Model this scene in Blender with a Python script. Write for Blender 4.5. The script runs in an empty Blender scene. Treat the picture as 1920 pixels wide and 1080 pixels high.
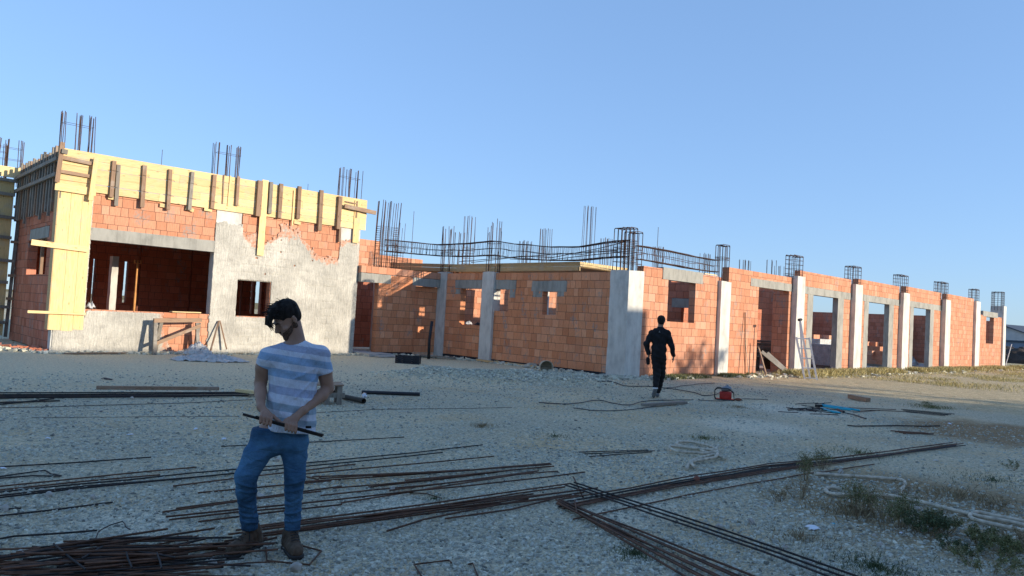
import bpy, math, random
import numpy as np
from mathutils import Vector, Matrix
R_ = random.Random(7)
sc = bpy.context.scene
COL = sc.collection
# ---------------------------------------------------------------- camera, sky, sun, exposure
F_PX, HC = 1385.0, 1.66
def _rc(x, y): return np.array([(x - 960) / F_PX, -(y - 540) / F_PX, -1.0])
_up = np.cross(_rc(1920, 541 + .0555 * 1920), _rc(0, 541)); _up /= np.linalg.norm(_up)
_U = _rc(2420, 541 + .0555 * 2420); _U /= np.linalg.norm(_U)
_V = np.cross(_up, _U)
RW = np.array([_U, _V, _up])
cd = bpy.data.cameras.new('camera'); cam = bpy.data.objects.new('camera', cd); COL.objects.link(cam)
m4 = Matrix([[*RW[0], 0], [*RW[1], 0], [*RW[2], HC], [0, 0, 0, 1]])
cam.matrix_world = m4
cd.sensor_width = 36; cd.lens = 36 * F_PX / 1920; cd.clip_start = .05; cd.clip_end = 20000
sc.camera = cam
SUN = Vector((.41, -1, .22)).normalized()
SUN_EL = math.asin(SUN.z)
w = bpy.data.worlds.new('World'); sc.world = w; w.use_nodes = True
nt = w.node_tree; nt.nodes.clear()
sky = nt.nodes.new('ShaderNodeTexSky'); sky.sky_type = 'NISHITA'; sky.sun_disc = False
sky.sun_elevation = SUN_EL; sky.sun_rotation = math.atan2(SUN.x, SUN.y)
sky.air_density = 1.0; sky.dust_density = 0.3; sky.ozone_density = 3.0; sky.altitude = 100
bg = nt.nodes.new('ShaderNodeBackground'); bg.inputs['Strength'].default_value = .15
wo = nt.nodes.new('ShaderNodeOutputWorld')
tn = nt.nodes.new('ShaderNodeMix'); tn.data_type = 'RGBA'; tn.blend_type = 'MULTIPLY'; tn.inputs[0].default_value = 1; tn.inputs[7].default_value = (.61, .82, 1.16, 1)
gm = nt.nodes.new('ShaderNodeGamma'); gm.inputs[1].default_value = .45; nt.links.new(sky.outputs[0], gm.inputs[0]); nt.links.new(gm.outputs[0], tn.inputs[6]); nt.links.new(tn.outputs[2], bg.inputs[0]); nt.links.new(bg.outputs[0], wo.inputs[0])
sl = bpy.data.lights.new('sun', 'SUN'); sl.energy = 2.0; sl.angle = math.radians(.5); sl.color = (1, .88, .72)
so = bpy.data.objects.new('sun', sl); COL.objects.link(so); so.location = (40, -60, 30)
so.rotation_euler = (-SUN).to_track_quat('-Z', 'Y').to_euler()
sc.view_settings.view_transform = 'Standard'; sc.view_settings.look = 'None'
sc.view_settings.exposure = 1.64; sc.view_settings.gamma = 1
sc.cycles.max_bounces = 6; sc.cycles.diffuse_bounces = 4; sc.cycles.use_denoising = True

def ray(x, y): return RW @ _rc(x, y)
def G(x, y, z=0.0):                      # pixel of the survey photo -> ground point
    d = ray(x, y); t = (z - HC) / d[2]; return Vector((d[0] * t, d[1] * t, z))

# ---------------------------------------------------------------- tagging
def tag(o, label=None, cat=None, group=None, kind=None):
    if label: o['label'] = label
    if cat: o['category'] = cat
    if group: o['group'] = group
    if kind: o['kind'] = kind
    return o
def empty(name, loc=(0, 0, 0), rz=0, **k):
    o = bpy.data.objects.new(name, None); COL.objects.link(o); o.location = loc; o.rotation_euler = (0, 0, rz)
    o.empty_display_size = .2
    return tag(o, **k)
def copy_tree(o, parent=None):
    c = o.copy(); COL.objects.link(c)
    if parent: c.parent = parent
    for ch in o.children: copy_tree(ch, c)
    return c
# ---------------------------------------------------------------- mesh builder
class MB:
    def __init__(s): s.v = []; s.f = []; s.t = []; s.m = []; s.tint = 0.5; s.mi = 0
    def add(s, vs, fs, tint=None, mi=None):
        n = len(s.v); s.v += [tuple(map(float, p)) for p in vs]
        t = s.tint if tint is None else tint; k = s.mi if mi is None else mi
        for f in fs: s.f.append(tuple(i + n for i in f)); s.t.append(t); s.m.append(k)
        return s
    def box(s, x0, x1, y0, y1, z0, z1, tint=None, mi=None):
        return s.add([(x0, y0, z0), (x1, y0, z0), (x1, y1, z0), (x0, y1, z0), (x0, y0, z1), (x1, y0, z1), (x1, y1, z1), (x0, y1, z1)],
                     [(0, 3, 2, 1), (4, 5, 6, 7), (0, 1, 5, 4), (1, 2, 6, 5), (2, 3, 7, 6), (3, 0, 4, 7)], tint, mi)
    def beam(s, a, b, wd, ht, up=(0, 0, 1), tint=None, mi=None):
        a = Vector(a); b = Vector(b); d = (b - a).normalized(); u = Vector(up)
        sd = d.cross(u)
        if sd.length < 1e-4: sd = d.cross(Vector((1, 0, 0)))
        sd.normalize(); u = sd.cross(d).normalized()
        P = []
        for p in (a, b):
            for i, j in ((-1, -1), (1, -1), (1, 1), (-1, 1)): P.append(p + sd * (i * wd / 2) + u * (j * ht / 2))
        return s.add(P, [(0, 1, 2, 3), (7, 6, 5, 4), (0, 4, 5, 1), (1, 5, 6, 2), (2, 6, 7, 3), (3, 7, 4, 0)], tint, mi)
    def tube(s, pts, r, n=6, tint=None, mi=None, cap=True):
        pts = [Vector(p) for p in pts]; rs = r if isinstance(r, (list, tuple)) else [r] * len(pts)
        d0 = (pts[1] - pts[0]).normalized()
        u = d0.cross(Vector((0, 0, 1)))
        if u.length < .05: u = d0.cross(Vector((1, 0, 0)))
        u.normalize(); P = []
        for i, p in enumerate(pts):
            if i == 0: d = pts[1] - pts[0]
            elif i == len(pts) - 1: d = pts[-1] - pts[-2]
            else: d = (pts[i + 1] - pts[i]).normalized() + (pts[i] - pts[i - 1]).normalized()
            if d.length < 1e-6: d = pts[i] - pts[i - 1]
            d.normalize(); u = (u - d * u.dot(d))
            if u.length < 1e-5: u = d.orthogonal()
            u.normalize(); w_ = d.cross(u)
            for k in range(n):
                a = 2 * math.pi * k / n; P.append(p + (u * math.cos(a) + w_ * math.sin(a)) * rs[i])
        Fs = []
        for i in range(len(pts) - 1):
            for k in range(n):
                k2 = (k + 1) % n; Fs.append((i * n + k, i * n + k2, (i + 1) * n + k2, (i + 1) * n + k))
        if cap: Fs.append(tuple(range(n))[::-1]); Fs.append(tuple((len(pts) - 1) * n + k for k in range(n)))
        return s.add(P, Fs, tint, mi)
    def build(s, name, mats, parent=None, smooth=False, off=None):
        me = bpy.data.meshes.new(name)
        vs = s.v
        if off is not None: vs = [(a - off[0], b - off[1], c - off[2]) for a, b, c in vs]
        me.from_pydata(vs, [], s.f)
        at = me.attributes.new('tint', 'FLOAT', 'FACE'); at.data.foreach_set('value', s.t)
        for m in (mats if isinstance(mats, (list, tuple)) else [mats]): me.materials.append(m)
        me.polygons.foreach_set('material_index', s.m)
        if smooth: me.polygons.foreach_set('use_smooth', [True] * len(s.f))
        me.update()
        o = bpy.data.objects.new(name, me); COL.objects.link(o)
        if parent: o.parent = parent
        if off is not None: o.location = off
        return o
def obj_np(name, V, Fq, mat, parent=None, tint=None, smooth=False):
    """fast mesh from numpy arrays (all faces the same size)"""
    me = bpy.data.meshes.new(name); k = Fq.shape[1]
    me.vertices.add(len(V)); me.vertices.foreach_set('co', V.astype(np.float32).ravel())
    me.loops.add(Fq.size); me.loops.foreach_set('vertex_index', Fq.astype(np.int32).ravel())
    me.polygons.add(len(Fq)); me.polygons.foreach_set('loop_start', np.arange(0, Fq.size, k, dtype=np.int32))
    try: me.polygons.foreach_set('loop_total', np.full(len(Fq), k, dtype=np.int32))
    except Exception: pass
    if tint is not None:
        at = me.attributes.new('tint', 'FLOAT', 'FACE' if len(tint) == len(Fq) else 'POINT'); at.data.foreach_set('value', tint.astype(np.float32))
    me.polygons.foreach_set('use_smooth', np.full(len(Fq), smooth))
    for m in (mat if isinstance(mat, (list, tuple)) else [mat]): me.materials.append(m)
    me.update(calc_edges=True); me.validate()
    o = bpy.data.objects.new(name, me); COL.objects.link(o)
    if parent: o.parent = parent
    return o
# ---------------------------------------------------------------- numpy value noise
_rg = np.random.RandomState(3); _tab = _rg.rand(256, 256)
def vnoise(x, y, s=1.0):
    x = np.asarray(x, float) * s; y = np.asarray(y, float) * s
    xi = np.floor(x).astype(int); yi = np.floor(y).astype(int); fx = x - xi; fy = y - yi
    fx = fx * fx * (3 - 2 * fx); fy = fy * fy * (3 - 2 * fy)
    g = lambda a, b: _tab[a % 256, b % 256]
    return (g(xi, yi) * (1 - fx) * (1 - fy) + g(xi + 1, yi) * fx * (1 - fy) + g(xi, yi + 1) * (1 - fx) * fy + g(xi + 1, yi + 1) * fx * fy)
def fbm(x, y, s=1.0, o=4):
    t = 0; a = .5
    for i in range(o): t = t + a * vnoise(np.asarray(x) + 17.3 * i, np.asarray(y) - 9.1 * i, s * 2 ** i); a *= .5
    return t / (1 - .5 ** o)
# ---------------------------------------------------------------- materials
class NT:
    def __init__(s, name, rough=.9, spec=.3):
        s.m = bpy.data.materials.new(name); s.m.use_nodes = True; s.t = s.m.node_tree
        s.b = s.t.nodes['Principled BSDF']; s.b.inputs['Roughness'].default_value = rough
        s.b.inputs['Specular IOR Level'].default_value = spec
        s.co = None
    def n(s, typ, **kw):
        nd = s.t.nodes.new('ShaderNode' + typ)
        for k, v in kw.items():
            if hasattr(nd, k) and not k[0].isupper(): setattr(nd, k, v)
        return nd
    def l(s, a, b): s.t.links.new(a, b)
    def val(s, sock, v):
        if hasattr(v, 'is_output') or isinstance(v, bpy.types.NodeSocket): s.l(v, sock)
        else: sock.default_value = v if not isinstance(v, tuple) or len(v) != 3 or sock.type != 'RGBA' else (*v, 1)
    def coords(s, scale=(1, 1, 1), loc=(0, 0, 0), rot=(0, 0, 0)):
        if not s.co: s.co = s.n('TexCoord').outputs['Object']
        mp = s.n('Mapping'); s.l(s.co, mp.inputs[0]); mp.inputs['Scale'].default_value = scale; mp.inputs['Location'].default_value = loc; mp.inputs['Rotation'].default_value = rot
        return mp.outputs[0]
    def noise(s, sc=5, det=4, rough=.55, scale=(1, 1, 1), loc=(0, 0, 0), vec=None, dist=0):
        nd = s.n('TexNoise'); s.l(vec or s.coords(scale, loc), nd.inputs['Vector'])
        nd.inputs['Scale'].default_value = sc; nd.inputs['Detail'].default_value = det; nd.inputs['Roughness'].default_value = rough; nd.inputs['Distortion'].default_value = dist
        return nd.outputs['Fac']
    def vor(s, sc=5, feature='F1', scale=(1, 1, 1), out='Distance', rnd=1):
        nd = s.n('TexVoronoi'); nd.feature = feature; s.l(s.coords(scale), nd.inputs['Vector']); nd.inputs['Scale'].default_value = sc
        nd.inputs['Randomness'].default_value = rnd
        return nd.outputs[out]
    def ramp(s, fac, stops, interp='LINEAR'):
        nd = s.n('ValToRGB'); cr = nd.color_ramp; cr.interpolation = interp
        while len(cr.elements) > 1: cr.elements.remove(cr.elements[-1])
        for i, (p, c) in enumerate(stops):
            e = cr.elements[0] if i == 0 else cr.elements.new(p)
            e.position = p; e.color = (c, c, c, 1) if not isinstance(c, tuple) else (*c, 1)
        s.val(nd.inputs[0], fac); return nd.outputs[0]
    def mix(s, fac, a, b, mode='MIX'):
        nd = s.n('Mix'); nd.data_type = 'RGBA'; nd.blend_type = mode
        s.val(nd.inputs[0], fac); s.val(nd.inputs[6], a); s.val(nd.inputs[7], b); return nd.outputs[2]
    def math(s, op, a, b=0.0, clamp=False):
        nd = s.n('Math'); nd.operation = op; nd.use_clamp = clamp; s.val(nd.inputs[0], a); s.val(nd.inputs[1], b); return nd.outputs[0]
    def attr(s, name='tint'):
        nd = s.n('Attribute'); nd.attribute_name = name; return nd.outputs['Fac']
    def sep(s, vec=None):
        nd = s.n('SeparateXYZ'); s.l(vec or s.coords(), nd.inputs[0]); return nd.outputs
    def bump(s, h, strength=.4, dist=.01, nrm=None):
        nd = s.n('Bump'); nd.inputs['Strength'].default_value = strength; nd.inputs['Distance'].default_value = dist
        s.val(nd.inputs['Height'], h)
        if nrm: s.l(nrm, nd.inputs['Normal'])
        return nd.outputs[0]
    def done(s, col, nrm=None, rough=None, metal=None):
        s.val(s.b.inputs['Base Color'], col)
        if nrm: s.l(nrm, s.b.inputs['Normal'])
        if rough is not None: s.val(s.b.inputs['Roughness'], rough)
        if metal is not None: s.b.inputs['Metallic'].default_value = metal
        return s.m
def simple(name, col, rough=.8, var=.25, sc=12, bump=.2, bd=.004, metal=None, spec=.3):
    t = NT(name, rough, spec); n = t.noise(sc, 5)
    dark = tuple(c * (1 - var) for c in col); lite = tuple(min(1, c * (1 + var)) for c in col)
    return t.done(t.ramp(n, [(.3, dark), (.7, lite)]), t.bump(t.noise(sc * 4, 4), bump, bd), metal=metal)
M = {}
def mk_brick(name, base=(.66, .315, .19), lo=(.54, .225, .125)):
    t = NT(name, .93, .2)
    a = t.attr()
    c = t.ramp(a, [(0, lo), (.35, (base[0] * .86, base[1] * .8, base[2] * .75)), (.7, base), (1, (base[0] * 1.08, base[1] * 1.2, base[2] * 1.3))])
    fine = t.noise(60, 3, scale=(1, 1, .12))
    c = t.mix(.45, c, t.ramp(fine, [(.35, .55), (.65, 1.0)]), 'MULTIPLY')
    big = t.noise(1.3, 5); c = t.mix(t.ramp(big, [(.5, 0), (.75, .45)]), c, (.55, .27, .17))
    sm = t.math('MULTIPLY', t.ramp(t.noise(2.2, 5, loc=(4, 2, 7), scale=(1, 1, .6)), [(.57, 0), (.66, 1)]), t.ramp(t.noise(14, 3), [(.4, 0), (.6, .8)]))
    c = t.mix(sm, c, (.30, .27, .24))
    h = t.math('ADD', t.noise(55, 3, scale=(1, 1, .06)), t.math('MULTIPLY', t.noise(120, 2), .4))
    return t.done(c, t.bump(h, .5, .006))
M['brick'] = mk_brick('hollow_clay_block')
M['brick_red'] = mk_brick('red_clay_block', (.60, .23, .14), (.45, .155, .085))
M['brick_shade_warm'] = mk_brick('shade_warmed_clay_block', (.80, .345, .175), (.62, .235, .11))  # same clay block, colour warmed and brightened to offset blue shade on these walls
M['mortar'] = simple('mortar', (.16, .10, .075), .95, .3, 20)
def mk_conc(name, col, board=True, stain=.35):
    t = NT(name, .88, .25)
    n = t.noise(3.5, 6, .6, scale=(1, 1, .5)); c = t.ramp(n, [(.3, tuple(x * .74 for x in col)), (.5, col), (.72, tuple(min(1, x * 1.16) for x in col))])
    s2 = t.noise(9, 5, .6, scale=(1, 1, .15), loc=(3, 1, 0)); c = t.mix(t.ramp(s2, [(.5, 0), (.75, stain)]), c, tuple(x * .5 for x in col))
    pit = t.ramp(t.vor(28), [(.05, 1), (.13, 0)]); pm = t.math('MULTIPLY', pit, t.ramp(t.noise(6, 2), [(.5, 0), (.6, .6)]))
    c = t.mix(pm, c, tuple(x * .35 for x in col))
    h = t.math('ADD', t.noise(45, 4), t.math('MULTIPLY', pm, -1.0))
    nr = t.bump(h, .35, .006)
    return t.done(c, nr)
M['conc'] = mk_conc('column_concrete', (.60, .58, .52), stain=.22)
M['conc_grey'] = mk_conc('lintel_concrete', (.33, .32, .28), stain=.6)
M['conc_dark'] = mk_conc('foundation_membrane', (.035, .035, .038))
M['slab'] = mk_conc('slab_concrete', (.45, .43, .40))
def mk_plaster(name='rough_render', col=(.60, .57, .49), bricks=True):
    t = NT(name, .95, .2)
    n = t.noise(1.1, 6, .6); c = t.ramp(n, [(.3, tuple(x * .72 for x in col)), (.48, tuple(x * .93 for x in col)), (.65, tuple(min(1, x * 1.14) for x in col))])
    z = t.sep()
    low = t.ramp(z[2], [(0, 1), (1, 1)])
    c = t.mix(t.ramp(t.noise(3, 5, loc=(9, 4, 2), scale=(1, 1, 2.2)), [(.5, 0), (.7, .5)]), c, (.40, .375, .325))
    g1 = t.noise(24, 4, .65, scale=(1, 1, .16), dist=.6); g2 = t.noise(70, 3, .7)
    c = t.mix(.22, c, t.ramp(g1, [(.4, .5), (.6, 1.1)]), 'MULTIPLY'); c = t.mix(.3, c, t.ramp(t.noise(26, 4, .7), [(.35, .6), (.6, 1.1)]), 'MULTIPLY')
    h = t.math('ADD', t.math('MULTIPLY', g1, 1.2), t.math('MULTIPLY', g2, .5))
    ed = t.math('SUBTRACT', 1.0, t.attr()); bl = t.math('MULTIPLY', t.ramp(t.math('ADD', t.math('MULTIPLY', ed, .62), t.math('MULTIPLY', t.noise(16, 4, .65), .5)), [(.52, 0), (.62, 1)]), .9)
    c = t.mix(bl, c, t.ramp(t.noise(11, 3), [(.4, (.58, .27, .165)), (.65, (.60, .45, .34))]))
    nr = t.bump(h, .95, .035)
    return t.done(c, nr)
M['plaster'] = mk_plaster()
def mk_wood(name, col, dark, axis=2, sc=7):
    t = NT(name, .75, .3)
    s = [9, 9, 9]; s[axis] = .6
    g = t.noise(sc, 5, .6, scale=tuple(s), dist=.5); a = t.attr()
    c = t.ramp(g, [(.25, dark), (.5, col), (.8, tuple(min(1, x * 1.12) for x in col))])
    c = t.mix(.55, c, t.ramp(a, [(0, .62), (1, 1.12)]), 'MULTIPLY')
    s3 = [3, 3, 3]; s3[axis] = 1.1
    kn = t.ramp(t.vor(2.2, scale=tuple(s3)), [(.06, 1), (.13, 0)])
    c = t.mix(t.math('MULTIPLY', kn, .75), c, tuple(x * .5 for x in dark))
    c = t.mix(t.math('MULTIPLY', t.ramp(t.noise(2.6, 5, .65, loc=(3, 8, 1)), [(.52, 0), (.66, 1)]), .38), c, (.42, .39, .33))
    return t.done(c, t.bump(g, .25, .004))
M['pine_x'] = mk_wood('new_pine_along_wall', (.78, .575, .28), (.62, .41, .16), 0)
M['pine_y'] = mk_wood('new_pine_along_side', (.62, .42, .20), (.45, .28, .12), 1)
M['pine_z'] = mk_wood('new_pine_upright', (.76, .555, .26), (.60, .39, .15), 2)
M['old_z'] = mk_wood('weathered_timber_upright', (.30, .19, .12), (.15, .095, .06), 2)
M['old_x'] = mk_wood('weathered_timber_level', (.34, .22, .14), (.17, .105, .065), 0)
M['grey_wood'] = mk_wood('grey_scaffold_timber', (.25, .22, .18), (.11, .095, .075), 2)
def mk_rebar(name, a, b, rough=.75):
    t = NT(name, rough, .3); n = t.noise(9, 5, .7); c = t.ramp(n, [(.35, a), (.65, b)])
    ad = t.attr(); c = t.mix(.6, c, t.ramp(ad, [(0, .5), (1, 1.25)]), 'MULTIPLY')
    return t.done(c, t.bump(t.noise(140, 2), .5, .004), metal=.25)
M['rebar'] = mk_rebar('rusty_steel_bar', (.07, .042, .03), (.18, .088, .05))
M['rebar_dark'] = mk_rebar('dark_steel_bar', (.025, .026, .028), (.06, .045, .038))
M['rebar_air'] = mk_rebar('starter_bar_steel', (.05, .038, .036), (.14, .075, .05))
# ---------------------------------------------------------------- ground
_ha, _hb = np.array(G(800, 704)[:2]), np.array(G(1080, 716)[:2])
def gz(x, y):
    x = np.asarray(x, float); y = np.asarray(y, float)
    d = np.hypot(x - 10, y - 10)
    near = np.clip((60 - d) / 40, 0, 1)
    z = (fbm(x + 50, y + 50, .35, 3) - .5) * .06 + (fbm(x + 90, y + 20, 2.2, 3) - .5) * .022
    ab = _hb - _ha; L = np.hypot(*ab); t = np.clip(((x - _ha[0]) * ab[0] + (y - _ha[1]) * ab[1]) / L ** 2, 0, 1)
    dd = np.hypot(x - _ha[0] - ab[0] * t, (y - _ha[1] - ab[1] * t))
    hp = np.clip(1 - dd / 1.35, 0, 1) ** 1.3 * (.55 + .9 * fbm(x, y, 1.3, 3)) * .24
    # flatten where buildings stand
    return z * near + hp
def dustmask(x, y): return np.clip((fbm(np.asarray(x) + 31, np.asarray(y) + 7, .33, 4) - .50) * 5 + np.clip((np.asarray(y) - 9) / 8, 0, 1), 0, 1)
def axis_(a, b, st, far):
    c = list(np.arange(a, b, st)); s = st; p = b; hi = []
    while p < far: hi.append(p); s *= 1.25; p += s
    s = st; p = a - st; lo = []
    while p > -far: lo.append(p); s *= 1.25; p -= s
    return np.array(lo[::-1] + c + hi + [far])
xs = axis_(0, 26, .11, 6000); ys = axis_(2, 24, .11, 6000)
X, Y = np.meshgrid(xs, ys); Z = gz(X, Y)
V_ = np.stack([X.ravel(), Y.ravel(), Z.ravel()], 1); nx, ny = len(xs), len(ys)
I = np.arange(nx * ny).reshape(ny, nx)
Fq = np.stack([I[:-1, :-1].ravel(), I[:-1, 1:].ravel(), I[1:, 1:].ravel(), I[1:, :-1].ravel()], 1)
t = NT('yard_ground', .97, .15)
P3 = t.coords()
big = t.noise(.30, 6, .6); mid = t.noise(1.6, 5, .6, loc=(5, 3, 0)); big2 = t.noise(.55, 5, .6, loc=(21, 13, 0))
grav = t.ramp(t.vor(46, out='Color'), [(.1, (0.247, 0.248, 0.236)), (.5, (0.506, 0.497, 0.462)), (.9, (0.780, 0.780, 0.744))])
grav = t.mix(.5, grav, t.ramp(t.noise(60, 3, .7), [(.35, (0.290, 0.290, 0.275)), (.65, (0.780, 0.745, 0.672))]))
dust = t.ramp(t.noise(14, 6, .7), [(.3, (0.506, 0.464, 0.397)), (.55, (0.724, 0.662, 0.570)), (.75, (0.780, 0.780, 0.770))])
tan = t.ramp(t.noise(9, 6, .7), [(.3, (0.450, 0.353, 0.251)), (.6, (0.680, 0.552, 0.406)), (.8, (0.780, 0.731, 0.540))])
c = t.mix(t.ramp(big, [(.42, 0), (.60, .9)]), grav, dust)
c = t.mix(t.ramp(big2, [(.50, 0), (.68, .8)]), c, tan)
sp = t.sep(P3)
# trodden pale strip before the left building, dry earth to the east, dark damp earth at the right
yb = t.math('MULTIPLY', t.math('SUBTRACT', t.math('ADD', sp[1], t.math('MULTIPLY', mid, 5)), 15.0), .22, True)
xb = t.math('SUBTRACT', 1.0, t.math('MULTIPLY', t.math('SUBTRACT', sp[0], 16.0), .25, True), True)
c = t.mix(t.math('MULTIPLY', t.math('MULTIPLY', yb, xb), .85), c, t.mix(.5, dust, (0.780, 0.780, 0.707)))
e1 = t.math('MULTIPLY', t.math('SUBTRACT', t.math('ADD', sp[0], t.math('MULTIPLY', mid, 6)), 23.0), .35, True)
c = t.mix(e1, c, t.ramp(t.noise(3.5, 6, .7), [(.3, (0.42, 0.35, 0.25)), (.55, (0.64, 0.56, 0.43)), (.7, (0.76, 0.69, 0.55))]))
fld = t.math('MULTIPLY', t.math('SUBTRACT', sp[0], 75.0), .05, True)
c = t.mix(fld, c, t.ramp(t.noise(.06, 5, .6), [(.35, (0.189, 0.153, 0.083)), (.6, (0.377, 0.305, 0.167))]))
# weathered brown patches south-east of the bars
d1 = t.n('VectorMath'); d1.operation = 'DISTANCE'; t.l(P3, d1.inputs[0]); bp = G(1790, 960); d1.inputs[1].default_value = (bp.x, bp.y, 0)
br = t.math('SUBTRACT', t.math('ADD', 1.75, t.math('MULTIPLY', big2, 1.2)), d1.outputs['Value'], True)
c = t.mix(t.math('MULTIPLY', br, .8), c, t.ramp(t.noise(11, 5, .7), [(.3, (0.145, 0.105, 0.066)), (.7, (0.435, 0.331, 0.218))]))
d2 = t.n('VectorMath'); d2.operation = 'DISTANCE'; t.l(P3, d2.inputs[0]); bp = G(1900, 815); d2.inputs[1].default_value = (bp.x, bp.y, 0)
br = t.math('SUBTRACT', t.math('ADD', 1.3, t.math('MULTIPLY', mid, 2.2)), d2.outputs['Value'], True)
c = t.mix(t.math('MULTIPLY', br, .85), c, t.ramp(t.noise(11, 5, .7), [(.3, (0.174, 0.116, 0.072)), (.7, (0.435, 0.304, 0.193))]))
# cement dust spilled on the gravel
spl = None
for (px, py, rr) in ((890, 1030, .20), (1180, 955, .42), (1500, 770, 1.0), (1420, 800, .8), (700, 940, .35), (240, 980, .35), (1330, 900, .3)):
    dd = t.n('VectorMath'); dd.operation = 'DISTANCE'; t.l(P3, dd.inputs[0]); bp = G(px, py); dd.inputs[1].default_value = (bp.x, bp.y, 0)
    q = t.math('SUBTRACT', 1.0, t.math('DIVIDE', dd.outputs['Value'], t.math('MULTIPLY', t.math('ADD', mid, .5), rr * 1.5)), True)
    spl = q if spl is None else t.math('MAXIMUM', spl, q)
c = t.mix(t.math('MULTIPLY', t.ramp(spl, [(0, 0), (.5, 1)]), t.ramp(t.noise(25, 4, .7), [(.35, .35), (.6, .85)])), c, (0.780, 0.780, 0.780))
h = t.math('ADD', t.vor(34), t.math('MULTIPLY', t.noise(18, 5, .7), 1.2))
c = t.mix(1.0, c, (1.0, .93, .84), 'MULTIPLY'); c = t.mix(1.0, c, (1.12, 1.10, .93), 'MULTIPLY')
nr_ = t.n('VectorMath'); nr_.operation = 'LENGTH'; t.l(P3, nr_.inputs[0]); c = t.mix(1.0, c, t.ramp(t.noise(20, 5, .75, loc=(2, 5, 0)), [(.36, .60), (.60, 1.08)]), 'MULTIPLY')
M['ground'] = t.done(c, t.bump(h, .9, .03))
g_ = obj_np('ground', V_, Fq, M['ground'], smooth=True); tag(g_, 'gravel and trodden earth yard', None, None, 'structure')
# crushed stone near the camera: one mass nobody could count
t = NT('crushed_stone', .93, .2)
sa = t.attr()
c = t.ramp(sa, [(0, (.15, .155, .155)), (.3, (.34, .345, .34)), (.65, (.52, .52, .50)), (.88, (.62, .61, .57)), (1, (.74, .70, .62))])
c = t.mix(.35, c, t.ramp(t.noise(60, 3), [(.3, .7), (.7, 1.1)]), 'MULTIPLY')
c = t.mix(1.0, c, (1.12, 1.10, .93), 'MULTIPLY')
M['stone'] = t.done(c, t.bump(t.noise(120, 3), .5, .003))
rg = np.random.RandomState(11)
def stones(n, rmin, rmax, smin, smax, power, seed):
    rg = np.random.RandomState(seed)
    az = math.atan2(RW[1] @ np.array([0, 0, -1.]), RW[0] @ np.array([0, 0, -1.]))
    r = rmin * (rmax / rmin) ** (rg.rand(n) ** power); a = az + (rg.rand(n) - .5) * 1.36
    x = r * np.cos(a); y = r * np.sin(a)
    keep = rg.rand(n) > dustmask(x, y) * .66
    keep &= ~((y > 22.9) & (x < 15)) & ~((x > 17.7) & (y > 13.6))
    x, y, r = x[keep], y[keep], r[keep]; n = len(x)
    s = (smin + (smax - smin) * rg.rand(n) ** 3.2)
    base = np.array([[-1, -1, -1], [1, -1, -1], [1, 1, -1], [-1, 1, -1], [-1, -1, 1], [1, -1, 1], [1, 1, 1], [-1, 1, 1]], float)
    V = base[None] * (1 + (rg.rand(n, 8, 3) - .5) * .75)
    V *= np.stack([s * (.7 + .6 * rg.rand(n)), s * (.5 + .5 * rg.rand(n)), s * (.3 + .35 * rg.rand(n))], 1)[:, None, :]
    top = V[:, 4:, :2] * .65; V[:, 4:, :2] = top
    ca, sa_ = np.cos(a_ := rg.rand(n) * 6.283), np.sin(a_)
    Vx = V[..., 0] * ca[:, None] - V[..., 1] * sa_[:, None]; Vy = V[..., 0] * sa_[:, None] + V[..., 1] * ca[:, None]
    tl = (rg.rand(n) - .5) * 1.0; Vz = V[..., 2] + Vx * tl[:, None]
    P = np.stack([Vx + x[:, None], Vy + y[:, None], Vz + (gz(x, y) + s * .16)[:, None]], -1).reshape(-1, 3)
    f = np.array([[0, 3, 2, 1], [4, 5, 6, 7], [0, 1, 5, 4], [1, 2, 6, 5], [2, 3, 7, 6], [3, 0, 4, 7]])
    F = (f[None] + (np.arange(n) * 8)[:, None, None]).reshape(-1, 4)
    tt = np.repeat(np.clip(rg.normal(.45, .2, n), 0, 1), 6)
    return P, F, tt
A = [stones(64000, 4.0, 9.5, .006, .021, .85, 1), stones(24000, 8.5, 18, .009, .024, .9, 2)]
hp = []
P = np.concatenate([a[0] for a in A]); off = 0; Fs = []
for a in A: Fs.append(a[1] + off); off += len(a[0])
gv = obj_np('gravel', P, np.concatenate(Fs), M['stone'], tint=np.concatenate([a[2] for a in A]))
tag(gv, 'loose grey crushed stone strewn over the whole yard', None, None, 'stuff')
M['stone_dark'] = simple('dark_crumbs', (.27, .26, .235), .95, .5, 3)
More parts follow.
